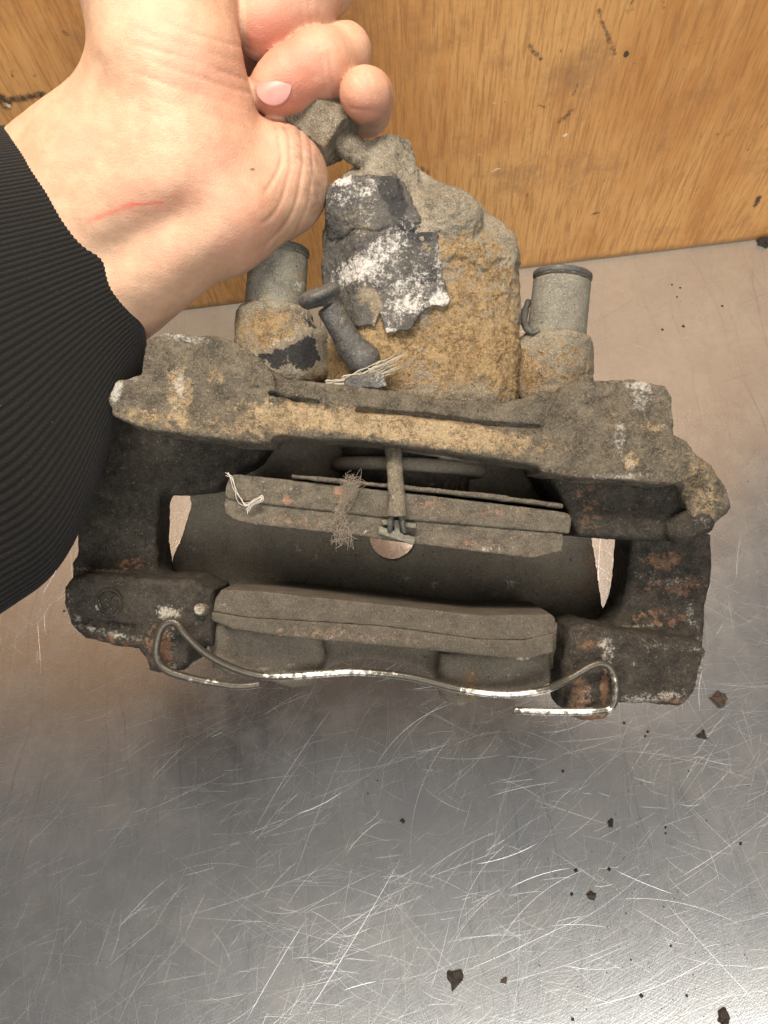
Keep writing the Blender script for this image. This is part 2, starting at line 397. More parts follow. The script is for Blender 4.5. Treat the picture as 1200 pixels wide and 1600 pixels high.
def steel_mat(name, base=(.70, .70, .69), scratch=False):
    m = M(name)
    n = m.noise(60, 5, .6); n2 = m.noise(7, 5, .7, seed=3)
    if scratch:
        m.set(Base_Color=(.78, .78, .77, 1), Metallic=1.0, Roughness=.38); return m.m
    col = m.mix(m.ramp(n, .3, .7), tuple(x*.92 for x in base), base)
    col = m.mix(m.math('MULTIPLY', m.ramp(n2, .45, .7), .35), col, tuple(x*.72 for x in base))
    hs = []
    for k, (an, mm, st) in enumerate(((83, 1.1, .010), (96, .8, .007), (8, .9, .009), (35, .8, .010), (62, .9, .010), (-28, .7, .010), (20, .8, .008))):
        mp = m.n.new('ShaderNodeMapping'); m.l.new(m.tc, mp.inputs[0]); mp.inputs['Rotation'].default_value = (0, 0, -math.radians(an))
        wob = m.noise(90, 2, .5, seed=40+k)
        sep = m.n.new('ShaderNodeSeparateXYZ'); m.l.new(mp.outputs[0], sep.inputs[0])
        y = m.math('ADD', sep.outputs[1], m.math('MULTIPLY', wob, .03))
        cb = m.n.new('ShaderNodeCombineXYZ'); m.l.new(m.math('MULTIPLY', sep.outputs[0], st), cb.inputs[0]); m.l.new(y, cb.inputs[1])
        x = m.noise(mm, 2, .5, vec=cb.outputs[0], seed=50+k)
        hs.append((x, .08))
        if k < 2: col = m.mix(m.math('MULTIPLY', m.ramp(x, .62, .76), .45), col, tuple(v*.38 for v in base))
        elif k < 5: col = m.mix(m.math('MULTIPLY', m.ramp(x, .66, .78), .55), col, (.86, .86, .85))
    stain = m.noise(26, 6, .7, seed=23)
    sy = m.n.new('ShaderNodeSeparateXYZ'); m.l.new(m.tc, sy.inputs[0])
    dirt = m.math('ADD', m.math('MULTIPLY', m.ramp(stain, .40, .70), .30), m.math('MULTIPLY', m.ramp(sy.outputs[1], .14, .32), .62))
    col = m.mix(m.math('MULTIPLY', dirt, .55), col, (.42, .34, .215))
    dots = m.noise(2.2, 2, .5, seed=29)
    col = m.mix(m.math('MULTIPLY', m.ramp(dots, .765, .80), .8), col, (.08, .065, .05))
    m.set(Base_Color=col, Metallic=m.math('SUBTRACT', .93, m.math('MULTIPLY', dirt, .45)), Roughness=m.math('ADD', m.math('MULTIPLY', n2, .12), .19))
    m.bump(hs, .00025); return m.m
MAT_STEEL = steel_mat("scratched_steel"); MAT_SCRATCH = steel_mat("bright_scratch", scratch=True)
def flat_mat(name, c, c2, rough=.8, mm=1.2):
    m = M(name); n = m.noise(mm, 5, .7); m.set(Base_Color=m.mix(m.ramp(n, .35, .65), c, c2), Roughness=rough); m.bump([(n, .5)], .0006); return m.m
MAT_FLAKE = flat_mat("dark_rust_scale", (.018, .015, .012), (.06, .045, .035)); MAT_BROWN = flat_mat("brown_rust_scale", (.05, .035, .025), (.12, .085, .06))

# ------------------------------------------------------------------ worktop and board
WALL_Y = 0.395
def grid_mesh(name, xs, ys, fn, wearfn=None):
    X, Y = np.meshgrid(xs, ys, indexing='ij'); n, k = X.shape
    V = np.array(fn(X.ravel(), Y.ravel()), np.float32).T
    i = np.arange(n*k).reshape(n, k)
    F = np.stack([i[:-1, :-1].ravel(), i[1:, :-1].ravel(), i[1:, 1:].ravel(), i[:-1, 1:].ravel()], 1)
    return V, F
# worktop: a slab with a sheet of steel on top
tv = np.array([(-.9, -.55, 0), (.9, -.55, 0), (.9, WALL_Y+.02, 0), (-.9, WALL_Y+.02, 0), (-.9, -.55, -.035), (.9, -.55, -.035), (.9, WALL_Y+.02, -.035), (-.9, WALL_Y+.02, -.035)])
tf = np.array([(0, 1, 2, 3), (7, 6, 5, 4), (0, 4, 5, 1), (1, 5, 6, 2), (2, 6, 7, 3), (3, 7, 4, 0)])
me = mesh_from("worktop", tv, tf, False); me.materials.append(MAT_STEEL)
worktop = bpy.data.objects.new("worktop", me); COL.objects.link(worktop); tag(worktop, "scratched stainless steel worktop under the held brake caliper", None, None, 'structure')
# scratches that can be told apart: narrow tilted grooves in the sheet
def scratch_lines():
    V = []; F = []; R = random.Random(9)
    def line(p, ang, L, bend, wd):
        n = max(6, int(L/.005)); s = -L/2; tl = R.uniform(-.22, .22)
        b0 = len(V); q = Vector(p)
        a = ang-bend*.5
        for i in range(n+1):
            d = Vector((math.cos(a), math.sin(a))); nn = Vector((-d.y, d.x)); t = i/n
            hw = wd*.5*(min(1, t*6, (1-t)*6)*.9+.1)
            for sgn in (-1, 1):
                z = .00006 + (sgn*tl*hw if True else 0)
                V.append((q.x+nn.x*hw*sgn, q.y+nn.y*hw*sgn, max(.00002, z)))
            q = Vector((q.x+d.x*L/n, q.y+d.y*L/n, 0)); a += bend/n
        for i in range(n): F.append((b0+2*i, b0+2*i+2, b0+2*i+3, b0+2*i+1))
    for k in range(9500):
        p = (R.uniform(-.34, .38), R.uniform(-.20, .38), 0)
        if p[1] > .19 and R.random() < .8: continue
        fam = R.random()
        if fam < .42: ang = math.radians(R.gauss(28, 22))
        elif fam < .62: ang = math.radians(R.gauss(5, 10))
        elif fam < .78: ang = math.radians(R.gauss(-32, 14))
        else: ang = math.radians(R.gauss(88, 18))
        L = min(.10, R.lognormvariate(-3.8, .65)); line(p, ang, L, R.gauss(0, .35), R.uniform(.00004, .00010)*(2.0 if R.random() < .05 else 1))
    # long arcs like those in the photo
    for k in range(45):
        p = ray_plane(R.uniform(150, 900), R.uniform(1180, 1560), 2, 0); line((p.x, p.y, 0), math.radians(R.gauss(35, 16)), R.uniform(.03, .10), R.uniform(-.9, -.1), R.uniform(.00007, .00014))
    for a, b in (((210, 1275), (360, 1205)), ((60, 1520), (210, 1270)), ((1040, 1410), (1195, 1580)), ((720, 1520), (925, 1425)), ((520, 1520), (560, 1560)), ((1080, 1262), (1150, 1330)), ((290, 1432), (420, 1440)), ((900, 1165), (1190, 1190)), ((45, 1500), (110, 1380))):
        pa, pb = ray_plane(*a, 2, 0), ray_plane(*b, 2, 0); d = pb-pa
        n = (pa+pb)/2; b0 = len(V)
        line((pa.x, pa.y, 0), math.atan2(d.y, d.x), d.length, .06, .00015)
    return np.array(V), np.array(F)
V, F = scratch_lines(); me = mesh_from("scratch_marks", V, F, False); me.materials.append(MAT_SCRATCH)
o = bpy.data.objects.new("scratch_marks", me); COL.objects.link(o); o.parent = worktop; tag(o, kind='stuff')

# wooden board standing at the back edge
def board():
    xs = np.concatenate([np.linspace(-1.3, -.56, 20), np.arange(-.55, .52, .0014)]); zs = np.concatenate([np.arange(.0005, .46, .0014), np.linspace(.47, 1.70, 30)])
    V, F = grid_mesh("b", xs, zs, lambda a, b: (a, np.full_like(a, WALL_Y), b))
    W = np.zeros((len(V), 3), np.float32)
    def seg(ch, p, q, rad, am):
        a = ray_plane(*p, 1, WALL_Y); b = ray_plane(*q, 1, WALL_Y); a = np.array((a.x, a.z)); b = np.array((b.x, b.z)); e = b-a
        t = np.clip(((V[:, 0]-a[0])*e[0]+(V[:, 2]-a[1])*e[1])/(e@e+1e-9), 0, 1)
        d = np.hypot(V[:, 0]-a[0]-e[0]*t, V[:, 2]-a[1]-e[1]*t); W[:, ch] = np.maximum(W[:, ch], am*.9*np.exp(-(d/rad)**2))
    for p, q, rad, am in (((935, 15), (950, 60), .0025, .62), ((950, 55), (960, 85), .003, .6), ((826, 72), (845, 92), .003, .62), ((978, 83), (979, 86), .0018, 1.2),
            ((875, 190), (895, 172), .0035, .62), ((896, 150), (902, 130), .003, .55), ((990, 100), (1122, 57), .0011, .55), ((1000, 92), (1115, 54), .0009, .5), ((1130, 220), (1142, 205), .005, .48),
            ((1180, 322), (1186, 308), .0035, .75), ((840, 163), (850, 168), .002, .6), ((925, 335), (936, 332), .002, .65), ((660, 262), (668, 272), .004, .6),
            ((1195, 140), (1187, 150), .0025, .5), ((1185, 200), (1168, 235), .0018, .55), ((1098, 208), (1090, 225), .002, .5), ((815, 220), (830, 206), .0028, .5), ((810, 260), (830, 250), .0018, .5),
            ((980, 18), (988, 14), .003, .6), ((1035, 0), (1037, 14), .0016, .6), ((1107, 30), (1109, 40), .0016, .5), ((705, 60), (708, 76), .002, .5), ((735, 70), (820, 74), .0008, .4),
            ((2, 160), (65, 148), .0042, .72), ((0, 150), (8, 165), .006, .7), ((62, 60), (120, 62), .0025, .3), ((52, 118), (57, 112), .003, .5), ((100, 50), (104, 54), .003, .6), ((640, 15), (700, 90), .0012, .35), ((1120, 20), (1185, 28), .0012, .4), ((780, 405), (830, 392), .002, .5), ((950, 387), (960, 384), .002, .5)):
        seg(0, p, q, rad, am)
    for p, q, rad, am in (((882, 212), (885, 210), .0016, .9), ((768, 268), (780, 263), .0016, .75), ((700, 243), (790, 240), .0008, .6), ((770, 160), (775, 162), .002, .6), ((8, 163), (14, 166), .002, .8), ((972, 305), (965, 312), .0025, .5), ((660, 192), (690, 186), .001, .5), ((1055, 290), (1085, 300), .003, .5)):
        seg(1, p, q, rad, am)
    W[:, 2] = 1.0*np.exp(-V[:, 2]/.0065)+.34*np.exp(-V[:, 2]/.06)*0 + .45*sstep(-.02, -.30, V[:, 0])*sstep(.05, .3, V[:, 2])  # grime along the foot; upper left darkened in colour to imitate weaker light
    # back, sides and top give the board its thickness
    n0 = len(V); T = .022; x0, x1, z0, z1 = xs[0], xs[-1], zs[0], zs[-1]
    e = .0004
    B = np.array([(x0, WALL_Y+e, z0), (x1, WALL_Y+e, z0), (x1, WALL_Y+e, z1), (x0, WALL_Y+e, z1), (x0, WALL_Y+T, z0), (x1, WALL_Y+T, z0), (x1, WALL_Y+T, z1), (x0, WALL_Y+T, z1)], np.float32)
    BF = np.array([(4, 5, 6, 7)[::-1], (0, 4, 7, 3), (1, 2, 6, 5), (3, 7, 6, 2), (0, 1, 5, 4)])+n0
    V = np.concatenate([V, B]); F = np.concatenate([F, BF]); W = np.concatenate([W, np.zeros((8, 3), np.float32)])
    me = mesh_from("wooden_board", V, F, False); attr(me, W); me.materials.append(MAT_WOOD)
    o = bpy.data.objects.new("wooden_board", me); COL.objects.link(o)
    tag(o, "scuffed orange-brown wooden board standing along the back edge of the steel worktop", "board")
board()

# rust scale fallen on the worktop
def flake(name, px, py, size, label, mat, seed, flat=.35):
    R = np.random.default_rng(seed); c = ray_plane(px, py, 2, 0); n = 11
    an = np.sort(R.random(n))*2*np.pi; rr = size*.5*(.55+.6*R.random(n))
    V = []; h = size*flat*.5
    for k in range(n): V.append((rr[k]*math.cos(an[k]), rr[k]*math.sin(an[k]), .0001))
    for k in range(n): V.append((rr[k]*.82*math.cos(an[k]), rr[k]*.82*math.sin(an[k]), h*(.5+R.random())))
    V.append((0, 0, h*1.1)); V.append((0, 0, .0001)); F3 = []
    for k in range(n):
        j = (k+1) % n; F3 += [(k, j, n+j), (k, n+j, n+k), (n+k, n+j, 2*n), (j, k, 2*n+1)]
    me = mesh_from(name, np.array(V), np.array(F3), False); me.materials.append(mat)
    o = bpy.data.objects.new(name, me); COL.objects.link(o); o.location = (c.x, c.y, 0); o.rotation_euler = (0, 0, R.random()*6)
    if label: tag(o, label, "rust flake", "rust flakes on the worktop")
    return o
flake("rust_flake", 710, 1530, .0115, "largest black jagged flake lying on the bright steel near the bottom edge", MAT_FLAKE, 3)
flake("rust_flake", 1123, 1091, .0115, "curled dark brown flake lying just right of the bracket's lower right corner", MAT_BROWN, 5, .6)
flake("rust_flake", 1097, 1150, .0075, "small dark brown chip below the curled flake near the bracket's lower right corner", MAT_FLAKE, 6, .5)
flake("rust_flake", 923, 1398, .0062, "brown crumb lying midway down the right half of the bare steel", MAT_BROWN, 7, .6)
flake("rust_flake", 954, 1286, .0058, "small black flake with a faint drip mark, above the brown crumb on bare steel", MAT_FLAKE, 8)
flake("rust_flake", 1133, 1591, .0095, "black scale chip cut off by the bottom edge near the right corner", MAT_FLAKE, 9)
flake("rust_flake", 1193, 380, .0115, "black curled flake lying where the board meets the worktop at far right", MAT_FLAKE, 10, .6)
flake("rust_flake", 629, 1283, .0035, "tiny lone black crumb on the scratched steel below the middle of the caliper", MAT_FLAKE, 11, .6)
flake("rust_flake", 788, 1533, .0048, "thin dark sliver lying right of the largest black flake", MAT_BROWN, 12)
items = []; R = np.random.default_rng(21)
spots = [(893, 1397), (1048, 1478), (900, 1360), (952, 1358), (1040, 1302), (1157, 1318), (986, 1500), (1002, 1556), (895, 1592), (1073, 1556), (1040, 1293), (1058, 464), (1050, 445), (1063, 450), (1035, 515), (1068, 510), (1128, 478), (880, 1205), (1008, 1150), (975, 1130), (1012, 1143), (370, 1070), (105, 840), (100, 955), (115, 850), (590, 1220)]
for k in range(280):
    if k < len(spots): x, y = spots[k]; s = R.uniform(.0012, .0028)
    else:
        u = R.random()
        if u < .72: x, y = R.normal(1010, 120), R.normal(1420, 130)
        else: x, y = R.uniform(-50, 1250), R.uniform(430, 1590)
        s = R.lognormal(-7.55, .38)
    c = ray_plane(x, y, 2, 0)
    if c.y > WALL_Y-.004 or s > .003: continue
    a = R.random(4)*.5+.75; an = R.random()*6
    ring = [(c.x+s*.5*a[j]*math.cos(an+j*1.57), c.y+s*.5*a[j]*math.sin(an+j*1.57), .00012) for j in range(4)]
    v = np.array(ring+[(c.x+s*.12*(p_[0]-c.x)/s, c.y+s*.12*(p_[1]-c.y)/s, .00012+s*.35) for p_ in ring])
    f = np.array([(0, 1, 5, 4), (1, 2, 6, 5), (2, 3, 7, 6), (3, 0, 4, 7), (4, 5, 6, 7)]); items.append((v, f))
V, F = joined(items); me = mesh_from("grit", V, F, False); me.materials.append(MAT_FLAKE)
o = bpy.data.objects.new("grit", me); COL.objects.link(o); tag(o, "fine dark grit sprinkled over the right half of the steel worktop", None, None, 'stuff')

# ------------------------------------------------------------------ brake caliper
CAL = Thing("brake_caliper", "rusty brake caliper with bracket and worn pads held above the worktop", "brake caliper", P(600, 1120, -40))
ROOT = CAL.o

# --- caliper body: piston housing, pin bosses, bridge, outboard fingers
def body_field(g):
    out = [(494, 625), (490, 560), (500, 480), (500, 400), (506, 330), (510, 285), (545, 262), (582, 226), (605, 224), (642, 252), (672, 286), (712, 290), (742, 310), (757, 332), (790, 356), (811, 390), (817, 440), (812, 520), (806, 640), (494, 640)]
    pr = prism(g, out, 20, -80, 1.5, wt=-25)
    c = P(655, 480, -47)
    el = ((np.abs((g.x-c[0])/43)**3+np.abs((g.z-c[2])/33)**3)**(1/3)-1)*33+0*g.y      # squarish barrel
    d = smax(pr, el, 4)
    q0 = P(588, 300, -12.5)                                              # two faces fall away from a ridge at the hose inlet
    d = smax(d, (g.x-q0[0])*-.46+(g.y-q0[1])*.42+(g.z-q0[2])*.78, 1.2)
    d = smax(d, (g.x-q0[0])*.30+(g.y-q0[1])*.50+(g.z-q0[2])*.81, 1.2)
    lf = -(g.x-P(512, 0, -30)[0])*.72+(g.z+30)*.69                       # flat cut on the left shoulder
    d = smax(d, lf, 2)
    d = smin(d, ell(g, P(702, 350, -22), (11.5, 12, 11.5)), 1.6)
    d = smin(d, ell(g, P(768, 432, -34), (9, 14, 11)), 4)
    d = smin(d, cyl(g, P(612, 330, -24), P(600, 234, -27), 9.5, 1.0, None, True), 3)
    d = smin(d, ell(g, P(555, 325, -26), (11, 12, 9)), 3)
    return d
g = grid_px(480, 215, 830, 640, -70, -2, .62); D0 = body_field(g)
V, F = nets(g, D0)
x_, y_ = to_px(V); wob_ = fbm(V, 9, 4, 77); N_ = vnormals(V, F)
V = V+N_*(.9*sstep(3, -3, y_-(402+30*wob_+.10*(x_-700)))*sstep(640, 650, x_+20*wob_))[:, None]     # thicker crust above a broken edge
V = V+N_*(.8*sstep(-3, 3, y_-(560+40*wob_-.15*(x_-650)))*sstep(590, 600, x_))[:, None]
rg_ = fbm(V, 4.5, 3, 91); V = V+N_*(.55*(.5-np.abs(rg_)*2.2))[:, None]
V = cast(V, F, .5, 10, .32, 1.3, 2, .36)
Wr = wear_px(V, [(0, 745, 480, 75, 120, .55), (0, 660, 560, 130, 60, .42), (0, 560, 560, 60, 50, .6), (0, 690, 385, 40, 22, .25), (0, 800, 570, 30, 60, .5), (0, 600, 530, 50, 30, .5), (0, 580, 600, 60, 20, .3),
                 (1, 605, 240, 25, 14, .1), (1, 700, 350, 25, 25, .05), (2, 530, 420, 40, 100, .45), (1, 690, 590, 60, 25, .08)])
body = part("caliper_body", CAL, ROOT, V, F, MAT_BODY, Wr)
# skin of old paint lifting off the housing
out = [(508, 284), (520, 278), (529, 270), (548, 266), (572, 268), (600, 271), (632, 277), (645, 318), (662, 356), (672, 364), (684, 362), (683, 382), (688, 400), (690, 432), (696, 455), (702, 470), (697, 478), (676, 480), (664, 486), (652, 494), (646, 508), (640, 519), (622, 518), (602, 524), (600, 505), (594, 489), (588, 498), (584, 512), (578, 508), (556, 508), (545, 492), (520, 478), (505, 452), (499, 420), (503, 370), (506, 330)]
g2 = grid_px(488, 255, 712, 535, -48, 4, .42); b2 = body_field(g2)
pts = [P(x, y, -13)[:2] for x, y in out]
q = np.stack(np.broadcast_arrays(g2.x, g2.y, g2.z), -1).reshape(-1, 3)
pn = poly2(g2, pts); jag = fbm(np.stack([np.broadcast_to(g2.x[:, :, 0], pn.shape).ravel(), np.broadcast_to(g2.y[:, :, 0], pn.shape).ravel(), np.zeros(pn.size, np.float32)], 1), 2.6, 3, 4).reshape(pn.shape)
pn = (pn+jag*.8)[:, :, None]
px2 = 600+g2.x*1200/(D+13); py2 = 800-g2.y*1200/(D+13)
lift = 1.3+1.6*sstep(560, 700, px2)*sstep(380, 500, py2)+1.2*sstep(470, 520, py2)+.8*sstep(600, 540, px2)*sstep(320, 270, py2)
crack = np.abs(py2-(357+.02*(px2-540)+4*np.sin(px2*.11)))  # the tear across the sheet
lift = lift-.9*np.exp(-(crack/3.0)**2)*sstep(500, 515, px2)*sstep(680, 640, px2)+.5*sstep(3, 9, py2-357)*sstep(40, 10, py2-357)
lo, hi = lift-1.25, lift
d = np.maximum(np.maximum(b2-hi, lo-b2), pn); d = np.maximum(d, -(g2.z+46))
V, F = nets(g2, d); V = cast(V, F, .3, 7, .22, 1.1, 6, .22)
Wr = wear_px(V, [(1, 585, 398, 75, 20, .44, -38), (1, 560, 425, 40, 22, .26), (1, 635, 425, 60, 45, .22, -30), (1, 640, 460, 30, 30, .26), (1, 655, 478, 40, 12, .3), (1, 610, 500, 24, 24, .26), (1, 545, 300, 40, 22, .30, -30), (1, 690, 468, 16, 14, .65), (1, 604, 520, 14, 7, .7), (1, 688, 400, 7, 50, .35), (1, 575, 320, 12, 50, .25, 15), (1, 530, 280, 20, 10, .5),
                 (2, 606, 292, 22, 22, .6), (2, 622, 322, 20, 30, .6, -20), (2, 650, 360, 32, 16, .6), (2, 665, 420, 26, 55, .42), (2, 560, 440, 40, 16, .2), (0, 575, 460, 18, 22, .45), (0, 590, 485, 10, 20, .5), (0, 560, 345, 30, 30, .25)])
part("peeling_paint", CAL, body, V, F, MAT_PAINT, Wr)

# bosses on both sides of the housing carry the pin sleeves
g = grid_px(355, 460, 500, 610, -62, -4, .62)
d = smin(cyl(g, P(425, 600, -34), P(429, 484, -34), 15.0, 3), cyl(g, P(480, 600, -36), P(470, 520, -36), 12, 4), 6)
V, F = nets(g, d); V = cast(V, F, .5, 7, .3, 1.4, 9, .3)
Wr = wear_px(V, [(0, 400, 520, 40, 40, .42), (0, 440, 510, 40, 28, .45), (2, 450, 560, 55, 24, .6), (2, 480, 520, 20, 45, .5), (1, 430, 525, 14, 10, .22), (1, 442, 534, 24, 4, .4, -20), (0, 495, 590, 20, 30, .4)])
part("pin_boss", CAL, body, V, F, MAT_BODY, Wr)
g = grid_px(780, 505, 945, 640, -62, -4, .62)
d = smin(cyl(g, P(866, 630, -34), P(870, 528, -34), 14.3, 3), cyl(g, P(820, 630, -38), P(812, 540, -38), 11, 4), 6)
V, F = nets(g, d); V = cast(V, F, .5, 7, .3, 1.4, 10, .3)
Wr = wear_px(V, [(0, 860, 570, 70, 45, .36), (0, 800, 600, 40, 50, .4), (2, 843, 553, 8, 7, .5), (1, 870, 600, 40, 10, .1)])
part("pin_boss", CAL, body, V, F, MAT_BODY, Wr)

# dark bridge over the disc slot, with its inspection hole
g = grid_px(225, 640, 975, 1010, -92, -50, .75)
pl = prism(g, [(292, 690), (330, 640), (905, 660), (928, 846), (934, 880), (941, 930), (950, 1000), (880, 1005), (330, 960), (262, 905), (268, 870), (283, 835), (298, 788)], -40, -92, 2, wt=-66)
yc = P(0, 880, -66)[1]
curve = -69+((g.y-yc)/32.0)**2*4.0*(1)+1.2*np.sin(g.x*.07)+0*g.z           # slightly hollow inner face
d = np.maximum(pl, g.z-curve); d = np.maximum(d, -(g.z-(curve-7)))
hc = P(613, 838, -69); d = np.maximum(d, -(np.sqrt((g.x-hc[0])**2+(g.y-hc[1])**2)-10.2+0*g.z))
V, F = nets(g, d); V = cast(V, F, .5, 12, .14, 1.6, 12)
Wr = wear_px(V, [(1, 797, 912, 9, 9, .42), (1, 680, 914, 8, 6, .38), (1, 635, 903, 5, 6, .3), (1, 303, 858, 7, 6, .36), (1, 305, 835, 6, 8, .25), (0, 850, 900, 90, 50, .15), (0, 925, 900, 14, 70, .3), (1, 490, 870, 8, 7, .3), (1, 465, 855, 8, 7, .24), (0, 500, 860, 30, 20, .25), (0, 930, 860, 9, 20, .3)])
part("bridge", CAL, body, V, F, MAT_BRIDGE, Wr)
# two outboard fingers joined by an arch
g = grid_px(305, 930, 890, 1125, -78, -18, .7)
fl = prism(g, [(322, 975), (500, 985), (508, 1030), (500, 1062), (486, 1074), (455, 1077), (420, 1066), (360, 1062), (335, 1045), (322, 1010)], -27, -75, 4)
fr = prism(g, [(688, 1020), (862, 1020), (864, 1070), (830, 1085), (755, 1090), (742, 1098), (722, 1106), (700, 1102), (686, 1086), (684, 1050)], -27, -75, 4)
ar = prism(g, [(330, 945), (880, 975), (872, 1045), (700, 1060), (640, 1040), (560, 1030), (510, 1045), (330, 1050)], -38, -78, 3)
d = smin(smin(fl, fr, 3), ar, 5)
V, F = nets(g, d); V = cast(V, F, .6, 9, .2, 1.5, 14)
Wr = wear_px(V, [(0, 735, 1055, 14, 12, .5), (0, 735, 1080, 22, 14, .5), (1, 738, 1052, 7, 6, .25), (1, 795, 1058, 6, 6, .3), (1, 400, 1045, 30, 4, .35), (1, 450, 1043, 12, 6, .35, -30), (1, 720, 1102, 25, 4, .3), (1, 470, 1075, 18, 3, .3)])
part("outboard_finger", CAL, body, V, F, MAT_BRIDGE, Wr)

# piston and its rubber boot between housing and inner pad
g = grid_px(420, 670, 830, 800, -90, -12, .8)
d = cyl(g, P(640, 640, -52)+np.array((0, -6, 0)), P(628, 795, -52), 27, 1)
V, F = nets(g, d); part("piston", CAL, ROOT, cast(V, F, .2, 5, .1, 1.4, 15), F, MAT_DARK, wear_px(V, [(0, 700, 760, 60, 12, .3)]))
d = np.minimum(cyl(g, P(644, 690, -50), P(640, 716, -50), 31, 2), cyl(g, P(638, 722, -50), P(637, 742, -50), 32.5, 2.6))
V, F = nets(g, d); part("dust_boot", CAL, ROOT, cast(V, F, .2, 5, .1, 1.4, 16), F, MAT_BRIDGE, wear_px(V, []))

# --- pin sleeves
def sleeve(a, b, r, seed, blobs):
    a, b = np.array(a), np.array(b); u = (b-a)/np.linalg.norm(b-a)
    lo = np.minimum(a, b)-r-3; hi = np.maximum(a, b)+r+3; g = Grid(lo, hi, .5)
    d = cyl(g, a, b, r, .7, r*.965)
    d = np.maximum(d, -(np.minimum(np.abs((g.x-b[0])*u[0]+(g.y-b[1])*u[1]+(g.z-b[2])*u[2]+2.2)-.35, 5) + np.maximum(0, (r*.965-1.2)-np.sqrt(np.maximum(0, (g.x-b[0])**2+(g.y-b[1])**2+(g.z-b[2])**2-((g.x-b[0])*u[0]+(g.y-b[1])*u[1]+(g.z-b[2])*u[2])**2)))))
    V, F = nets(g, d); V = cast(V, F, .12, 8, .06, 1.2, seed)
    o = part("pin_sleeve", CAL, ROOT, V, F, MAT_SLEEVE, wear_px(V, blobs))
    g = Grid(lo, hi, .5); d = cyl(g, b-u*1.6, b+u*.9, r*1.0, .6); d = np.maximum(d, -cyl(g, b+u*.1, b+u*3, r*.82, .4))
    V, F = nets(g, d); part("end_cap", CAL, o, V, F, MAT_RUBBER, wear_px(V, []))
sleeve(P(868, 535, -34), P(879, 431, -34), 11.6, 31, [(0, 850, 520, 20, 8, .2), (1, 860, 450, 30, 20, .06)])
sleeve(P(429, 490, -34), P(436, 392, -34), 12.0, 32, [(0, 410, 468, 26, 12, .3), (0, 470, 440, 12, 16, .3), (1, 468, 447, 9, 8, .45)])
# torn sliver of the right sleeve's skirt
V, F = tube(spline([P(826, 470, -36), P(818, 500, -32), P(830, 520, -26), P(842, 515, -25)], 5), [1.2]*3+[1.6]*7+[1.0]*6, 6); part("torn_skirt", CAL, ROOT, V, F, MAT_RUBBER, wear_px(V, []))

# --- mounting bracket
g = grid_px(150, 505, 1150, 860, -42, 4, .55)
LUG_L = [(220, 562), (231, 528), (262, 519), (335, 524), (388, 545), (428, 582), (434, 640), (420, 692), (370, 690), (235, 672), (222, 668)]
EAR_L = [(250, 575), (250, 674), (235, 672), (206, 664), (174, 648), (167, 622), (180, 596), (206, 588), (226, 580)]
LUG_R = [(846, 668), (878, 606), (925, 593), (985, 594), (1040, 603), (1053, 620), (1052, 680), (1075, 690), (1092, 715), (1096, 738), (1070, 753), (1020, 756), (905, 748), (846, 738)]
d = prism(g, LUG_L, 0, -30, 1.3)
d = smin(d, prism(g, EAR_L, 0, -11, 1.3), 1)
d = smin(d, prism(g, LUG_R, 0, -30, 1.3), 2)
rib = prism(g, [(395, 622), (440, 631), (600, 647), (760, 667), (870, 688), (872, 738), (840, 728), (700, 706), (560, 689), (420, 682), (395, 680)], -1, -24, 1.4)
upper = prism(g, [(390, 560), (445, 590), (560, 603), (680, 621), (790, 630), (850, 610), (890, 620), (870, 690), (760, 668), (600, 648), (440, 632), (395, 622)], -2.5, -27, 1.8)
d = smin(d, rib, 2.5); d = smin(d, upper, 1.6)
# gap between rib and upper strip
for pts in ([(425, 616), (455, 623), (495, 628)], [(560, 640), (650, 647), (760, 661), (842, 667)]):
    for a, b in zip(pts, pts[1:]): d = smax(d, -cone(g, P(*a, -1.5), P(*b, -1.5), 1.15, .9, .3), .6)
d = smin(d, cone(g, P(1094, 738, -8), P(1116, 790, -12), 4, 5), 3)
d = smin(d, prism(g, [(1060, 754), (1070, 692), (1096, 714), (1136, 760), (1133, 800), (1112, 832), (1085, 838), (1078, 800)], -8, -40, 3), 3)
# fillet webs beside the pin bosses
V, F = nets(g, d); xx, yy = to_px(V); strip = sstep(430, 470, xx)*sstep(880, 830, xx)
V = cast(V, F, .4, 9, .26, 1.4, 21, .30*(1-.75*strip))
Wr = wear_px(V, [(0, 560, 660, 190, 22, .55, 7), (0, 720, 683, 140, 22, .52, 8), (0, 460, 655, 60, 20, .3), (0, 280, 615, 20, 40, .55), (0, 338, 586, 14, 14, .36), (0, 300, 660, 120, 14, .28, 5), (0, 390, 680, 60, 20, .2), (0, 985, 720, 14, 14, .5), (0, 1015, 665, 30, 9, .3), (0, 1080, 780, 40, 60, .2), (0, 1100, 760, 30, 60, .25), (0, 215, 650, 40, 14, .25), (0, 960, 660, 20, 20, .25),
                 (1, 290, 529, 36, 6, .5, 8), (1, 182, 612, 8, 20, .75, 20), (1, 280, 597, 9, 24, .48), (1, 275, 640, 14, 14, .3), (1, 1002, 615, 16, 26, .52), (1, 968, 682, 9, 24, .48), (1, 985, 725, 9, 9, .35), (1, 970, 744, 55, 5, .42), (1, 600, 665, 120, 14, .12, 7), (1, 980, 601, 30, 5, .3), (1, 210, 590, 16, 5, .3), (1, 660, 600, 90, 6, .1),
                 (2, 1000, 790, 60, 34, .6), (2, 1085, 818, 32, 14, .6), (2, 250, 730, 120, 50, .6), (2, 950, 790, 40, 40, .3)])
br = part("mounting_bracket", CAL, ROOT, V, F, MAT_BRACKET, Wr)
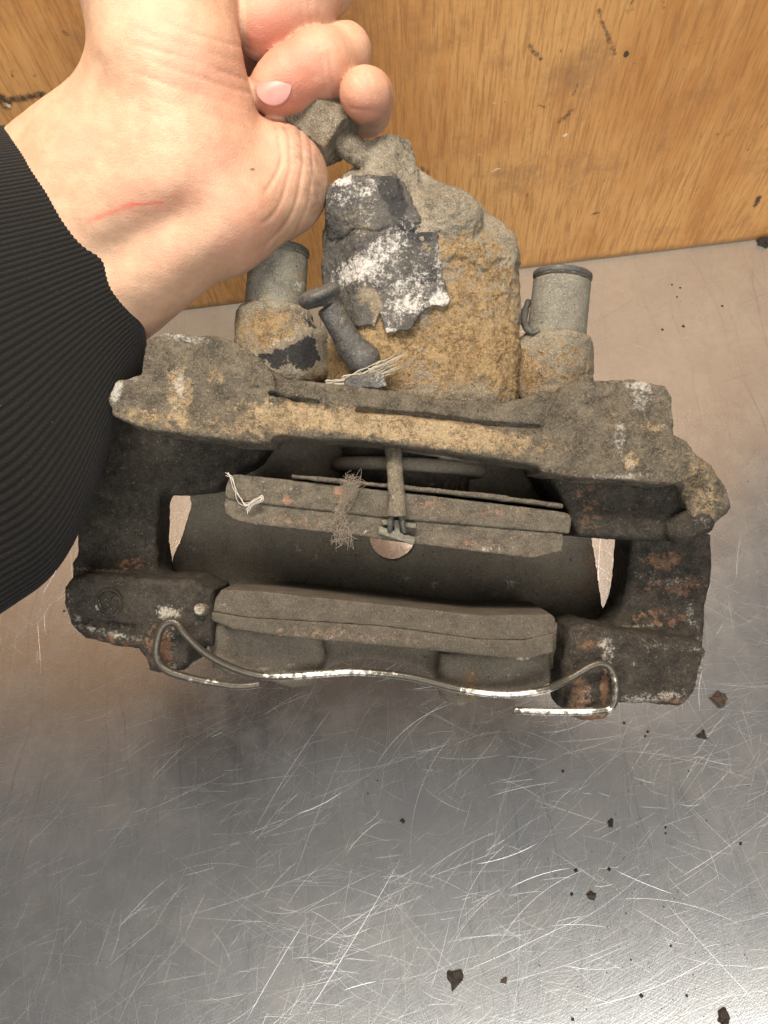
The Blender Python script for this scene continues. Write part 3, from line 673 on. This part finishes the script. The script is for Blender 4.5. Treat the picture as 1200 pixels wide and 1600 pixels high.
# side arms and outboard blocks
def arm(pxr, polys, blobs, seed, extra=None):
    g = grid_px(*pxr, -66, -8, .65); d = None
    for pts, wf, wb, r in polys:
        q = prism(g, pts, wf, wb, r); d = q if d is None else smin(d, q, 4)
    if extra: d = extra(g, d)
    V, F = nets(g, d); V = cast(V, F, .5, 9, .2, 1.4, seed, .22)
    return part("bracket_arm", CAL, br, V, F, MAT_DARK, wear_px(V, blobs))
def right_extra(g, d):
    d = smax(d, -ell(g, P(1000, 782, -9), (20, 9, 8)), 3)                 # hollow on the front
    return smin(d, cone(g, P(1060, 828, -14), P(1090, 815, -13), 5.2, 5.5), 2)
def left_extra(g, d):
    c = P(0, 1000, -22); d = smax(d, (-(g.y-P(0, 985, -22)[1]-(.12*-(g.x-P(150, 0, -22)[0]))))*.75+(g.z+22.5)*.7-1.5, 1.5) if False else d
    d = smax(d, -prism(g, [(128, 966), (212, 976), (210, 988), (150, 980), (128, 976)], -10, -24.0, .5, wt=-22), .8)      # sunken panel with worn cast letters
    for i, x in enumerate((142, 158, 174, 190, 204)): d = smin(d, cone(g, P(x, 972+i*1.3, -23.6), P(x+(4 if i % 2 else -3), 980+i*1.3, -23.6), .8, .8), .6)
    return d
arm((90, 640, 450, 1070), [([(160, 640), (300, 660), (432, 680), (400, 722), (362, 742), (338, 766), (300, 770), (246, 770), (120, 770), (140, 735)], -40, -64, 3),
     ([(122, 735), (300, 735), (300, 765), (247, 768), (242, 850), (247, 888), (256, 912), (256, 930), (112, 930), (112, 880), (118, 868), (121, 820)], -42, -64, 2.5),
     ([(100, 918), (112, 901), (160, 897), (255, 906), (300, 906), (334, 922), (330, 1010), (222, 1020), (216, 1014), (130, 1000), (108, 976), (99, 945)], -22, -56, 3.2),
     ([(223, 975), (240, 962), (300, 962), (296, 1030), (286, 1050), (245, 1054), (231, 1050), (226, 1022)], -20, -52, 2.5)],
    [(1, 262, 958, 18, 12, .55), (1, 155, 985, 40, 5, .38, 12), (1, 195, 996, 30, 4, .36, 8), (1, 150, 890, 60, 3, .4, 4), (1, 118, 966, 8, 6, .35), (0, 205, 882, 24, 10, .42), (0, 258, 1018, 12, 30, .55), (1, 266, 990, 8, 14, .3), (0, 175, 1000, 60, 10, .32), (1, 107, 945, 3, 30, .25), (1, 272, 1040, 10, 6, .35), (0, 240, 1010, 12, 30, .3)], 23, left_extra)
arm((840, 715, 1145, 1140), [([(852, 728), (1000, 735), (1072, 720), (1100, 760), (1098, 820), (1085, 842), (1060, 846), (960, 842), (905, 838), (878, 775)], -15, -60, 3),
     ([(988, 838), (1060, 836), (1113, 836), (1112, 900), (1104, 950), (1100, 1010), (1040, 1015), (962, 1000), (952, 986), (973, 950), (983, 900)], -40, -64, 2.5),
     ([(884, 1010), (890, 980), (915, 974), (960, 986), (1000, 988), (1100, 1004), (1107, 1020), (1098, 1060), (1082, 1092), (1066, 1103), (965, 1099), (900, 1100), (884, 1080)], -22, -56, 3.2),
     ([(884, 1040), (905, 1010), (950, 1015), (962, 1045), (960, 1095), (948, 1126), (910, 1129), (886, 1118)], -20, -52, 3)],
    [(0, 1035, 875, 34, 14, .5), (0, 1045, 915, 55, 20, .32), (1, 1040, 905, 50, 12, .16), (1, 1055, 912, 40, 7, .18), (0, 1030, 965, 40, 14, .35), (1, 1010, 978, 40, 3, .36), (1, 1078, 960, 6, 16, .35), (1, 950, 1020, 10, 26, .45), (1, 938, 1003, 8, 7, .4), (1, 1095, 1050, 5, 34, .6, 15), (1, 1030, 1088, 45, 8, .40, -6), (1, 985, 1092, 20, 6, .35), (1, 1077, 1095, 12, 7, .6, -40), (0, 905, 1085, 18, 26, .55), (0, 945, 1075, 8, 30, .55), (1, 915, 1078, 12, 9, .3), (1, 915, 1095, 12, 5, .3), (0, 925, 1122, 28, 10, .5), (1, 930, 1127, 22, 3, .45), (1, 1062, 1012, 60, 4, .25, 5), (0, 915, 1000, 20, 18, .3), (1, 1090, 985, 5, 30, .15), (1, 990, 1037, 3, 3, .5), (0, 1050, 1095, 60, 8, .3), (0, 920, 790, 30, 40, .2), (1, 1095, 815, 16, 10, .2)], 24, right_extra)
# cast maker's roundel on the left block
ring = []
c = P(170, 942, -21.8)
ring.append(tube([c+np.array((4.9*math.cos(t), 5.1*math.sin(t), 0)) for t in np.linspace(0, 2*math.pi, 25)], .55, 6, False))
for pts in (((-2.6, 3.6), (-.2, .4), (1.6, 3.6)), ((-4.0, 1.2), (-2.0, -3.6), (0, -.4), (2.0, -3.6), (3.6, .8))):
    ring.append(tube([c+np.array((x, y, .1)) for x, y in pts], .45, 6))
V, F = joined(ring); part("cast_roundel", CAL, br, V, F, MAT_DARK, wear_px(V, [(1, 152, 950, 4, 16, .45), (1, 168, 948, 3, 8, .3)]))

# --- brake pads
def pad(label, friction, plate, wf, depth, blobs, blobs2, box, seed, mat):
    e = bpy.data.objects.new("brake_pad", None); COL.objects.link(e); e.parent = ROOT; e['label'] = label
    g = grid_px(*box, wf-depth-2, wf+3, .6)
    d = prism(g, friction, wf-.9, wf-depth, .45); V, F = nets(g, d); V = cast(V, F, .12, 9, .10, 1.3, seed)
    part("friction_block", CAL, e, V, F, mat, wear_px(V, blobs))
    d = prism(g, plate, wf, wf-depth+2, .45); V, F = nets(g, d); V = cast(V, F, .12, 9, .12, 1.3, seed+1)
    part("backing_plate", CAL, e, V, F, mat, wear_px(V, blobs2)); return e
pi = pad("dusty inner pad behind the sensor lead, under the ochre rib",
    [(353, 776), (415, 787), (640, 812), (760, 822), (880, 833), (881, 850), (878, 862), (832, 873), (700, 857), (560, 838), (395, 820), (366, 813), (353, 803), (349, 790)],
    [(358, 746), (364, 741), (372, 741), (620, 768), (875, 799), (890, 803), (894, 812), (890, 834), (760, 823), (640, 813), (415, 788), (356, 780), (351, 774), (353, 760)], -11, 44,
    [(0, 470, 815, 60, 9, .18), (1, 545, 832, 50, 4, .2), (0, 740, 850, 40, 6, .3), (1, 760, 858, 20, 4, .25), (2, 420, 800, 14, 8, .3)],
    [(0, 447, 782, 9, 7, .5), (0, 530, 769, 11, 8, .5), (0, 400, 775, 20, 9, .25), (0, 660, 790, 40, 10, .25), (0, 760, 800, 60, 10, .2), (1, 808, 803, 6, 5, .3), (1, 430, 765, 30, 4, .15)], (335, 730, 905, 885), 41, MAT_PAD)
po = pad("clean-edged outer pad above the two fingers, with its flat friction face showing",
    [(346, 921), (411, 924), (640, 949), (745, 961), (862, 960), (868, 966), (868, 990), (817, 1001), (745, 999), (600, 979), (480, 971), (388, 966), (332, 956), (336, 935)],
    [(330, 956), (388, 966), (480, 971), (600, 979), (745, 999), (817, 1001), (866, 989), (865, 1020), (820, 1033), (793, 1029), (600, 1010), (457, 997), (365, 984), (331, 970)], -13, 44,
    [(1, 355, 948, 10, 6, .2), (0, 360, 930, 20, 20, .1)], [(0, 470, 985, 60, 8, .25), (0, 540, 992, 60, 8, .3), (1, 520, 992, 20, 7, .22, -20), (1, 590, 1000, 10, 6, .25), (1, 820, 1030, 14, 4, .4), (1, 450, 993, 25, 3, .25), (0, 640, 1000, 60, 10, .2)], (312, 895, 885, 1050), 43, MAT_PAD_DARK)
g = grid_px(440, 725, 895, 805, -55, -8, .5)
d = prism(g, [(455, 741), (620, 757), (760, 771), (880, 787), (880, 794), (760, 779), (620, 764), (455, 747)], -9.5, -50, .4)
V, F = nets(g, d); part("shim", CAL, pi, cast(V, F, .45, 6, .2, 1.3, 45), F, MAT_PAD, wear_px(V, [(0, 560, 755, 30, 5, .3)]))

# --- wear sensor lead, crimped end with two prongs and a T clip
V, F = tube(spline([P(612, 694, -16), P(616, 720, -11), P(618, 750, -8.5), P(620, 775, -7.5), P(620, 795, -7), P(620, 806, -7)], 8), [3.0]*26+[3.0+.05*k for k in range(15)], 14)
V = cast(V, F, .3, 4, .2, 1.1, 51); lead = part("sensor_lead", CAL, ROOT, V, F, MAT_NUT, wear_px(V, [(1, 614, 760, 14, 50, .12)]))
for a, b in (((612, 803), (609, 830)), ((626, 803), (632, 832))):
    V, F = tube(spline([P(*a, -7), P((a[0]+b[0])/2, (a[1]+b[1])/2, -6.4), P(*b, -7.5)], 5), 1.05, 8); part("prong", CAL, lead, V, F, MAT_RUBBER, wear_px(V, []))
g = grid_px(580, 800, 662, 860, -14, -4, .32)
d = np.minimum(prism(g, [(592, 822), (650, 840), (647, 852), (590, 834)], -7.2, -11, .4), prism(g, [(596, 812), (650, 818), (651, 826), (598, 820)], -8.5, -12, .4))
d = np.minimum(d, prism(g, [(616, 812), (624, 812), (626, 840), (616, 840)], -8, -12, .4))
V, F = nets(g, d); part("spring_clip", CAL, lead, cast(V, F, .1, 3, .06, 1, 52), F, MAT_SLEEVE, wear_px(V, []))

# --- rubber-capped bleed nipple by the left sleeve
g = grid_px(455, 430, 590, 590, -32, 10, .42)
d = cyl(g, P(512, 478, -7), P(556, 552, -13), 4.6, 1.2, 5.0)
d = smin(d, cyl(g, P(497, 453, -5), P(503, 467, -6), 7.8, 1.8), 1.2)
d = smin(d, cone(g, P(549, 543, -12), P(567, 562, -13), 5.4, 6.4), 1.5)
d = smin(d, cone(g, P(482, 470, -5), P(516, 458, -5), 3.2, 3.2), 2)
V, F = nets(g, d); V = cast(V, F, .3, 4, .16, 1.2, 53)
part("bleed_cap", CAL, ROOT, V, F, MAT_RUBBER, wear_px(V, [(0, 530, 495, 10, 30, .3), (1, 517, 495, 6, 14, .1), (2, 495, 470, 30, 14, .4)]))
# frayed fibres and torn rag round its foot
items = []; R = np.random.default_rng(5)
BUND = (((540, 602), (566, 586), (600, 572), (640, 548)), ((536, 598), (572, 590), (606, 580), (628, 570)), ((512, 602), (545, 596), (576, 588), (600, 592)), ((560, 584), (585, 590), (600, 600), (606, 606)))
for k in range(110):
    c = np.array(spline(np.array(BUND[int(R.choice(4, p=(.42, .25, .23, .10)))], float), 6)); t0 = int(R.integers(0, 8)); t1 = min(len(c), t0+int(R.integers(6, 14))); c = c[t0:t1]
    off = R.normal(0, 3.4, 2); fan = R.normal(0, 2.6, 2); n = len(c); w0 = -8+R.normal(0, .9); w1 = R.normal(1.0, 1.4)
    pts = [P(*(c[i]+off+fan*(i/n)**2+R.normal(0, .8, 2)), w0+.5*w1*(i/n)**2) for i in range(n)]
    items.append(tube(pts, np.linspace(.42, .10, n)*R.uniform(.4, 1.5), 5))
V, F = joined(items); o = part("frayed_fibre", CAL, ROOT, V, F, MAT_FIBRE, None); tag(o, kind='stuff')
g = grid_px(520, 570, 640, 612, -16, 0, .35)
d = prism(g, [(540, 590), (575, 582), (600, 586), (606, 604), (590, 606), (560, 607), (538, 604)], -5, -9, .6)
V, F = nets(g, d); part("torn_boot", CAL, ROOT, cast(V, F, .9, 4, .3, 1.3, 54), F, MAT_RUBBER, wear_px(V, [(1, 596, 592, 12, 10, .3)]))

# --- wire retaining spring across the outboard side
path = [(406, 1069, -21), (370, 1072, -19), (312, 1063, -16), (266, 1050, -14.5), (248, 1035, -14.5), (244, 1015, -14.5), (250, 986, -14.5), (262, 973, -14.5), (276, 974, -14.5), (290, 992, -14.5), (320, 1020, -17), (360, 1042, -20), (402, 1055, -22), (440, 1057, -22.5), (500, 1053, -23), (560, 1050, -23), (640, 1058, -23), (720, 1077, -22.5), (790, 1085, -21), (850, 1078, -18), (890, 1060, -14.5), (925, 1040, -14), (945, 1038, -14), (958, 1052, -14), (962, 1075, -14), (958, 1100, -14), (940, 1110, -14.5), (870, 1112, -17), (802, 1110, -21)]
V, F = tube(spline([P(*p) for p in path], 10), 1.45, 12)
part("retaining_spring", CAL, ROOT, V, F, MAT_WIRE, wear_px(V, [(1, 500, 1052, 110, 12, .5), (1, 680, 1066, 60, 12, .25, 10), (1, 800, 1083, 90, 10, .5), (1, 880, 1111, 90, 10, .5), (1, 955, 1075, 14, 30, .4), (1, 330, 1064, 60, 8, .35), (1, 330, 1025, 30, 14, .25), (1, 246, 1030, 6, 10, .3)]))
# bolt end seen between pad and left block
g = grid_px(295, 930, 345, 970, -36, -16, .35)
V, F = nets(g, cyl(g, P(311, 952, -19), P(332, 953, -30), 2.3, .5)); part("locating_peg", CAL, br, V, F, MAT_NUT, wear_px(V, [(1, 310, 952, 8, 8, .5)]))

# --- hose fitting on top, in the fist
g = grid_px(445, 145, 600, 275, -46, -4, .42)
V, F = nets(g, cyl(g, P(472, 172, -25), P(535, 221, -23), 10.4, .6, 10.0, True)); V = cast(V, F, .3, 5, .2, 1.2, 61)
fit = part("hose_fitting", CAL, ROOT, V, F, MAT_NUT, wear_px(V, [(2, 470, 180, 22, 30, .35), (0, 520, 220, 30, 14, .35), (1, 520, 185, 20, 8, .14)]))
d = cyl(g, P(530, 217, -23), P(590, 262, -24), 5.0, .8); V, F = nets(g, d); V = cast(V, F, .6, 4, .35, 1.1, 62)
part("pipe_stub", CAL, fit, V, F, MAT_NUT, wear_px(V, [(1, 560, 235, 20, 20, .15)]))

# ------------------------------------------------------------------ lint and thread caught on the pad
LN = Thing("lint_tuft", "grey tuft of fuzzy lint hanging over the inner pad left of the sensor lead", "lint", P(535, 850, -9))
items = []; R = np.random.default_rng(8)
for k in range(150):
    t0 = R.uniform(0, .8); t1 = t0+R.uniform(.12, .4)
    def ctr(t): return np.array((546-18*t+6*math.sin(t*9), 745+102*t))
    pts = []
    for t in np.linspace(t0, min(t1, 1.05), 5):
        sp = 10 if .8 < t or t < .25 else 5
        c = ctr(t)+R.normal(0, sp, 2); pts.append(P(c[0], c[1], -8.5+R.normal(0, .9)))
    items.append(tube(spline(pts, 4), .06, 4, False))
V, F = joined(items); o = part("fibre", LN, LN.o, V, F, MAT_LINT, None); tag(o, kind='stuff')
TH = Thing("thread", "short twisted white thread stuck on the left end of the inner pad", "thread", P(385, 800, -9)); items = []
for k in range(5):
    pts = [P(x+R.normal(0, 1.6), y+R.normal(0, 1.6), -8.6+R.normal(0, .3)) for x, y in ((355, 740), (362, 748), (367, 765), (374, 778), (384, 789), (398, 780), (410, 775), (408, 782), (392, 790), (386, 800))]
    items.append(tube(spline(pts, 5), .10, 5, True))
V, F = joined(items); part("strand", TH, TH.o, V, F, MAT_THREAD, None)

# ------------------------------------------------------------------ person: forearm and fist
PER = Thing("person", "hand reaching in from a black ribbed cuff, fist closed around the hose fitting", "person", P(150, 400, -12))
g = grid_px(-190, -190, 640, 640, -80, 45, .85)
def chain(g, pts, kz=1.0, k=5):
    d = None
    for a, b in zip(pts, pts[1:]):
        q = cone(g, P(*a[:3]), P(*b[:3]), a[3], b[3], kz); d = q if d is None else smin(d, q, k)
    return d
def s(w_): return (D-w_)/1200.0
A0 = P(108, 392, -30); T_ = math.radians(38)       # forearm axis, rising towards the photographer
AX = np.array((-.84*math.cos(T_), -.545*math.cos(T_), math.sin(T_)), np.float32)
arm_ = np.minimum(cone(g, A0+AX*130, A0+AX*6, 47, 47.5, 1.75), cone(g, A0+AX*6, P(238, 276, -16), 47.5, 188*s(-16), 1.75))/1.3
hand = chain(g, [(280, 225, -8, 106*s(-8)), (258, 100, -4, 117*s(-4)), (247, 0, -4, 117*s(-4)), (245, -170, -10, 118*s(-10))], 1.25)
heel = chain(g, [(300, 300, -14, 112*s(-14)), (340, 325, -16, 100*s(-16)), (424, 284, -23, 90*s(-23))], 1.2)
d = smin(arm_, hand, 10); d = smin(d, heel, 4)
f1 = chain(g, [(412, 36, -16, 54*s(-16)), (470, 0, -18, 56*s(-18)), (505, -28, -26, 48*s(-26)), (480, -20, -62, 50*s(-40)), (330, 0, -42, 60*s(-40))], 1, 4)
f2 = chain(g, [(431, 138, -15, 41*s(-15)), (450, 128, -15, 48*s(-15)), (498, 103, -17, 52*s(-17)), (540, 80, -24, 38*s(-24)), (520, 110, -60, 44*s(-40)), (340, 90, -46, 56*s(-40))], 1, 3)
f3 = chain(g, [(571, 147, -10, 40*s(-10)), (573, 152, -20, 40*s(-20)), (572, 172, -40, 38*s(-40)), (470, 160, -66, 40*s(-50)), (350, 150, -50, 50*s(-40))], 1, 3)
f4 = chain(g, [(400, -75, -16, 50*s(-16)), (500, -120, -26, 50*s(-26)), (470, -120, -62, 50*s(-40)), (330, -90, -42, 60*s(-40))], 1, 4)
th = chain(g, [(430, 260, -34, 60*s(-34)), (470, 215, -52, 46*s(-50)), (500, 175, -62, 38*s(-60))], 1, 5)
fing = np.minimum(np.minimum(f1, f2), np.minimum(f3, f4))
d = smin(d, th, 6)
d = smin(d, fing, 2.0)
V, F = nets(g, d); V = relax(V, F, 4); N = vnormals(V, F); x, y = to_px(V); front = N[:, 2] > -.1
def segd0(x, y, ax, ay, bx, by):
    ex, ey = bx-ax, by-ay; t = np.clip(((x-ax)*ex+(y-ay)*ey)/(ex*ex+ey*ey), 0, 1); return np.hypot(x-ax-ex*t, y-ay-ey*t)
def segd(ax, ay, bx, by):
    ex, ey = bx-ax, by-ay; t = np.clip(((x-ax)*ex+(y-ay)*ey)/(ex*ex+ey*ey), 0, 1); return np.hypot(x-ax-ex*t, y-ay-ey*t), t
seam = np.exp(-((segd0(x, y, 395, 92, 520, 40))/7.0)**2)
dis = .5*fbm(V, 14, 3, 3)*(1-seam)
dd, t = segd(120, 425, 330, 305); dis -= front*(3.6*np.exp(-(dd/34)**2)*sstep(0, .2, t)*sstep(1, .6, t))           # hollow between tendon and wrist bone
dd, t = segd(230, 450, 400, 330); dis += front*1.6*np.exp(-(dd/40)**2)
dd, t = segd(150, 300, 330, 250); dis += front*.9*np.exp(-(dd/45)**2)
dd, t = segd(120, 20, 150, 130); dis -= front*1.2*np.exp(-(dd/26)**2)
isheel = (V[:, 2] < -2)*sstep(395, 420, x)*sstep(180, 205, y)*sstep(420, 350, y)*front
for k, (cx, cy, r, am) in enumerate(((395, 235, 44, 1.2), (388, 245, 66, .9), (385, 250, 88, 1.1), (380, 255, 108, .7))):   # creases bowed round the heel of the hand
    rr_ = np.hypot(x-cx, (y-cy)*.62)+3*fbm(V, 9, 2, k); dis -= isheel*am*.5*np.exp(-((rr_-r)/2.4)**2)
wr = front*sstep(200, 240, x)*sstep(410, 380, x)*sstep(20, 50, y)*sstep(230, 160, y)       # fine wrist creases
ph = (y-.30*(x-250))*.0+(y*.93-x*.30)
for k, c0 in enumerate((-45, -22, 0, 18, 44, 70, 92)):
    dis -= wr*.42*np.exp(-((ph-c0-4*fbm(V, 18, 2, 30+k))/2.6)**2)*(0.4+.6*(fbm(V, 12, 1, 50+k) > -.1))
rot = np.stack([V[:, 0]*.55+V[:, 1]*.83, V[:, 0]*-.83+V[:, 1]*.55, V[:, 2]], 1)*np.array((1, .28, 1), np.float32)
dis += front*.10*fbm(rot, 1.6, 2, 8)
for ax, ay, bx, by in ((515, 82, 522, 150), (505, 88, 510, 146), (498, 75, 503, 95), (556, 118, 566, 134), (572, 114, 580, 130), (548, 170, 600, 176), (470, 5, 478, 62), (482, 0, 490, 50)): dd, t = segd(ax, ay, bx, by); dis -= (V[:, 2] > -40)*.35*np.exp(-(dd/2.4)**2)
V2 = relax(V+N*dis[:, None], F, 1, .35)
Wr = np.zeros((len(V), 3), np.float32)
red = .62*np.exp(-(((x-415)/60)**2+((y-45)/55)**2))*(x > 385)+.50*np.exp(-(((x-475)/60)**2+((y-140)/42)**2))*(x > 398)+.42*np.exp(-(((x-430)/40)**2+((y-165)/24)**2))*(x > 398)
red += .40*np.exp(-(((x-575)/40)**2+((y-170)/26)**2))+.32*np.exp(-(((x-470)/30)**2+((y-95)/30)**2))+.25*np.exp(-(((x-585)/20)**2+((y-115)/14)**2))
dd, t = segd(140, 345, 205, 320); red += front*.55*np.exp(-(dd/5.0)**2)
dd, t = segd(200, 322, 300, 312); red += front*.20*np.exp(-(dd/24)**2); dd, t = segd(270, 300, 330, 255); red += front*.14*np.exp(-(dd/22)**2)
red += .16*front*np.exp(-(((x-330)/60)**2+((y-120)/90)**2))+.22*front*np.exp(-(((x-400)/40)**2+((y-330)/50)**2))
red += .10*front*sstep(200, 380, x)
Wr[:, 0] = np.clip(red, 0, 1)
dd, t = segd(205, 320, 252, 316); Wr[:, 1] = front*.75*np.exp(-(dd/2.0)**2); dd, t = segd(150, 342, 205, 320); Wr[:, 1] += front*.25*np.exp(-(dd/2.0)**2)
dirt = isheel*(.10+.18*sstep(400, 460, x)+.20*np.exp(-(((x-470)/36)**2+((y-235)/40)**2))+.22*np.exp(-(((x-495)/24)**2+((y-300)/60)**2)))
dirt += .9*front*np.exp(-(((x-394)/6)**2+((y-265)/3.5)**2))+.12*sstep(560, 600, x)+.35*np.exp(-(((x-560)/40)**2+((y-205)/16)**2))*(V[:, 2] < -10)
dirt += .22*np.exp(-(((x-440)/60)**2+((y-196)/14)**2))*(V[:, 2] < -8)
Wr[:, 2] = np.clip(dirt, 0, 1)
hand_o = part("hand", PER, PER.o, V2, F, MAT_SKIN, Wr)
# nails sit on the finger ends
def nail(c, rx, ry, ang, bulge, tiltx, tilty):
    n = 18; a = math.radians(ang); VV = []; FF = []
    for i in range(n+1):
        for j in range(n+1):
            u = (i/n*2-1); v = (j/n*2-1)
            uu = u*math.sqrt(1-v*v*.5)*.98; vv = v*math.sqrt(1-u*u*.5)*.98    # rounded-square outline
            z = bulge*(1-uu*uu*.35-vv*vv*.95)
            X = (uu*rx*math.cos(a)-vv*ry*math.sin(a)); Y = (uu*rx*math.sin(a)+vv*ry*math.cos(a))
            VV.append((c[0]+X, c[1]+Y, c[2]+z+tiltx*X+tilty*Y))
    for i in range(n):
        for j in range(n): FF.append((i*(n+1)+j, (i+1)*(n+1)+j, (i+1)*(n+1)+j+1, i*(n+1)+j+1))
    V = np.array(VV, np.float32); F = np.array(FF); k = len(V)
    V = np.concatenate([V, V-np.array((0, 0, .8), np.float32)]); F = np.concatenate([F, F[:, ::-1]+k])
    part("fingernail", PER, hand_o, V, F, MAT_NAIL)
nail(P(429, 139, -7.5), 6.6, 5.9, 24, 2.6, .12, .05)
# sleeve: ribbed cuff and forearm fabric, swept round the arm's axis
ax = AX.astype(float); e1 = np.array((.545, -.838, 0.0)); e1 -= ax*(e1@ax); e1 /= np.linalg.norm(e1); e2 = np.cross(ax, e1)
if e2[2] < 0: e2 = -e2
NR, NS = 200, 200*7; th_ = np.linspace(0, 2*np.pi, NS, endpoint=False); ts = np.concatenate([np.linspace(0, 6, 8), np.linspace(8, 190, 70)])
VV = []; RB = []
for i, t in enumerate(ts):
    grow = 1+.16*sstep(8, 120, t); ra, rb = 51.5*grow, 33*grow
    if t < 3: ra -= (3-t)**2*.12; rb -= (3-t)**2*.12
    rb_wave = np.cos(th_*NR+.6*np.sin(t*.03+th_*3)); prof = .11*np.sign(rb_wave)*np.abs(rb_wave)**.6*sstep(4, 9, t)
    c, s_ = np.cos(th_), np.sin(th_)
    q = np.stack([th_*20, np.full(NS, t*.7), np.zeros(NS)], 1)
    wob = 1.3*fbm(q, 26, 2, 3)*sstep(2, 20, t)
    bag = 55*sstep(-15, 80, t)*(np.exp(-(th_/1.0)**2)+np.exp(-((th_-2*np.pi)/1.0)**2))  # slack hanging below the arm
    p = A0+ax*t+e1*((ra+prof+wob+bag)*c)[:, None]+e2*((rb+prof+wob)*s_)[:, None]
    VV.append(p); RB.append(sstep(-.6, .2, rb_wave))
# turned-in hem
for dr in (1.2, 2.4):
    p = A0+ax*(1.0*dr)+e1*((51.5-1.1-dr)*np.cos(th_))[:, None]+e2*((33-1.1-dr)*np.sin(th_))[:, None]; VV.insert(0, p); RB.insert(0, np.full(NS, .4))
V = np.concatenate(VV).astype(np.float32); n = len(VV); rbw = np.concatenate(RB)
i = np.arange(n*NS).reshape(n, NS); j = np.roll(i, -1, 1)
F = np.stack([i[:-1].ravel(), j[:-1].ravel(), j[1:].ravel(), i[1:].ravel()], 1)
if (np.cross(V[F[4000, 1]]-V[F[4000, 0]], V[F[4000, 2]]-V[F[4000, 0]])@(V[F[4000, 0]]-(A0+ax*20))) < 0: F = F[:, ::-1]
part("sleeve", PER, PER.o, V, F, MAT_CLOTH, np.stack([rbw]*3, 1))
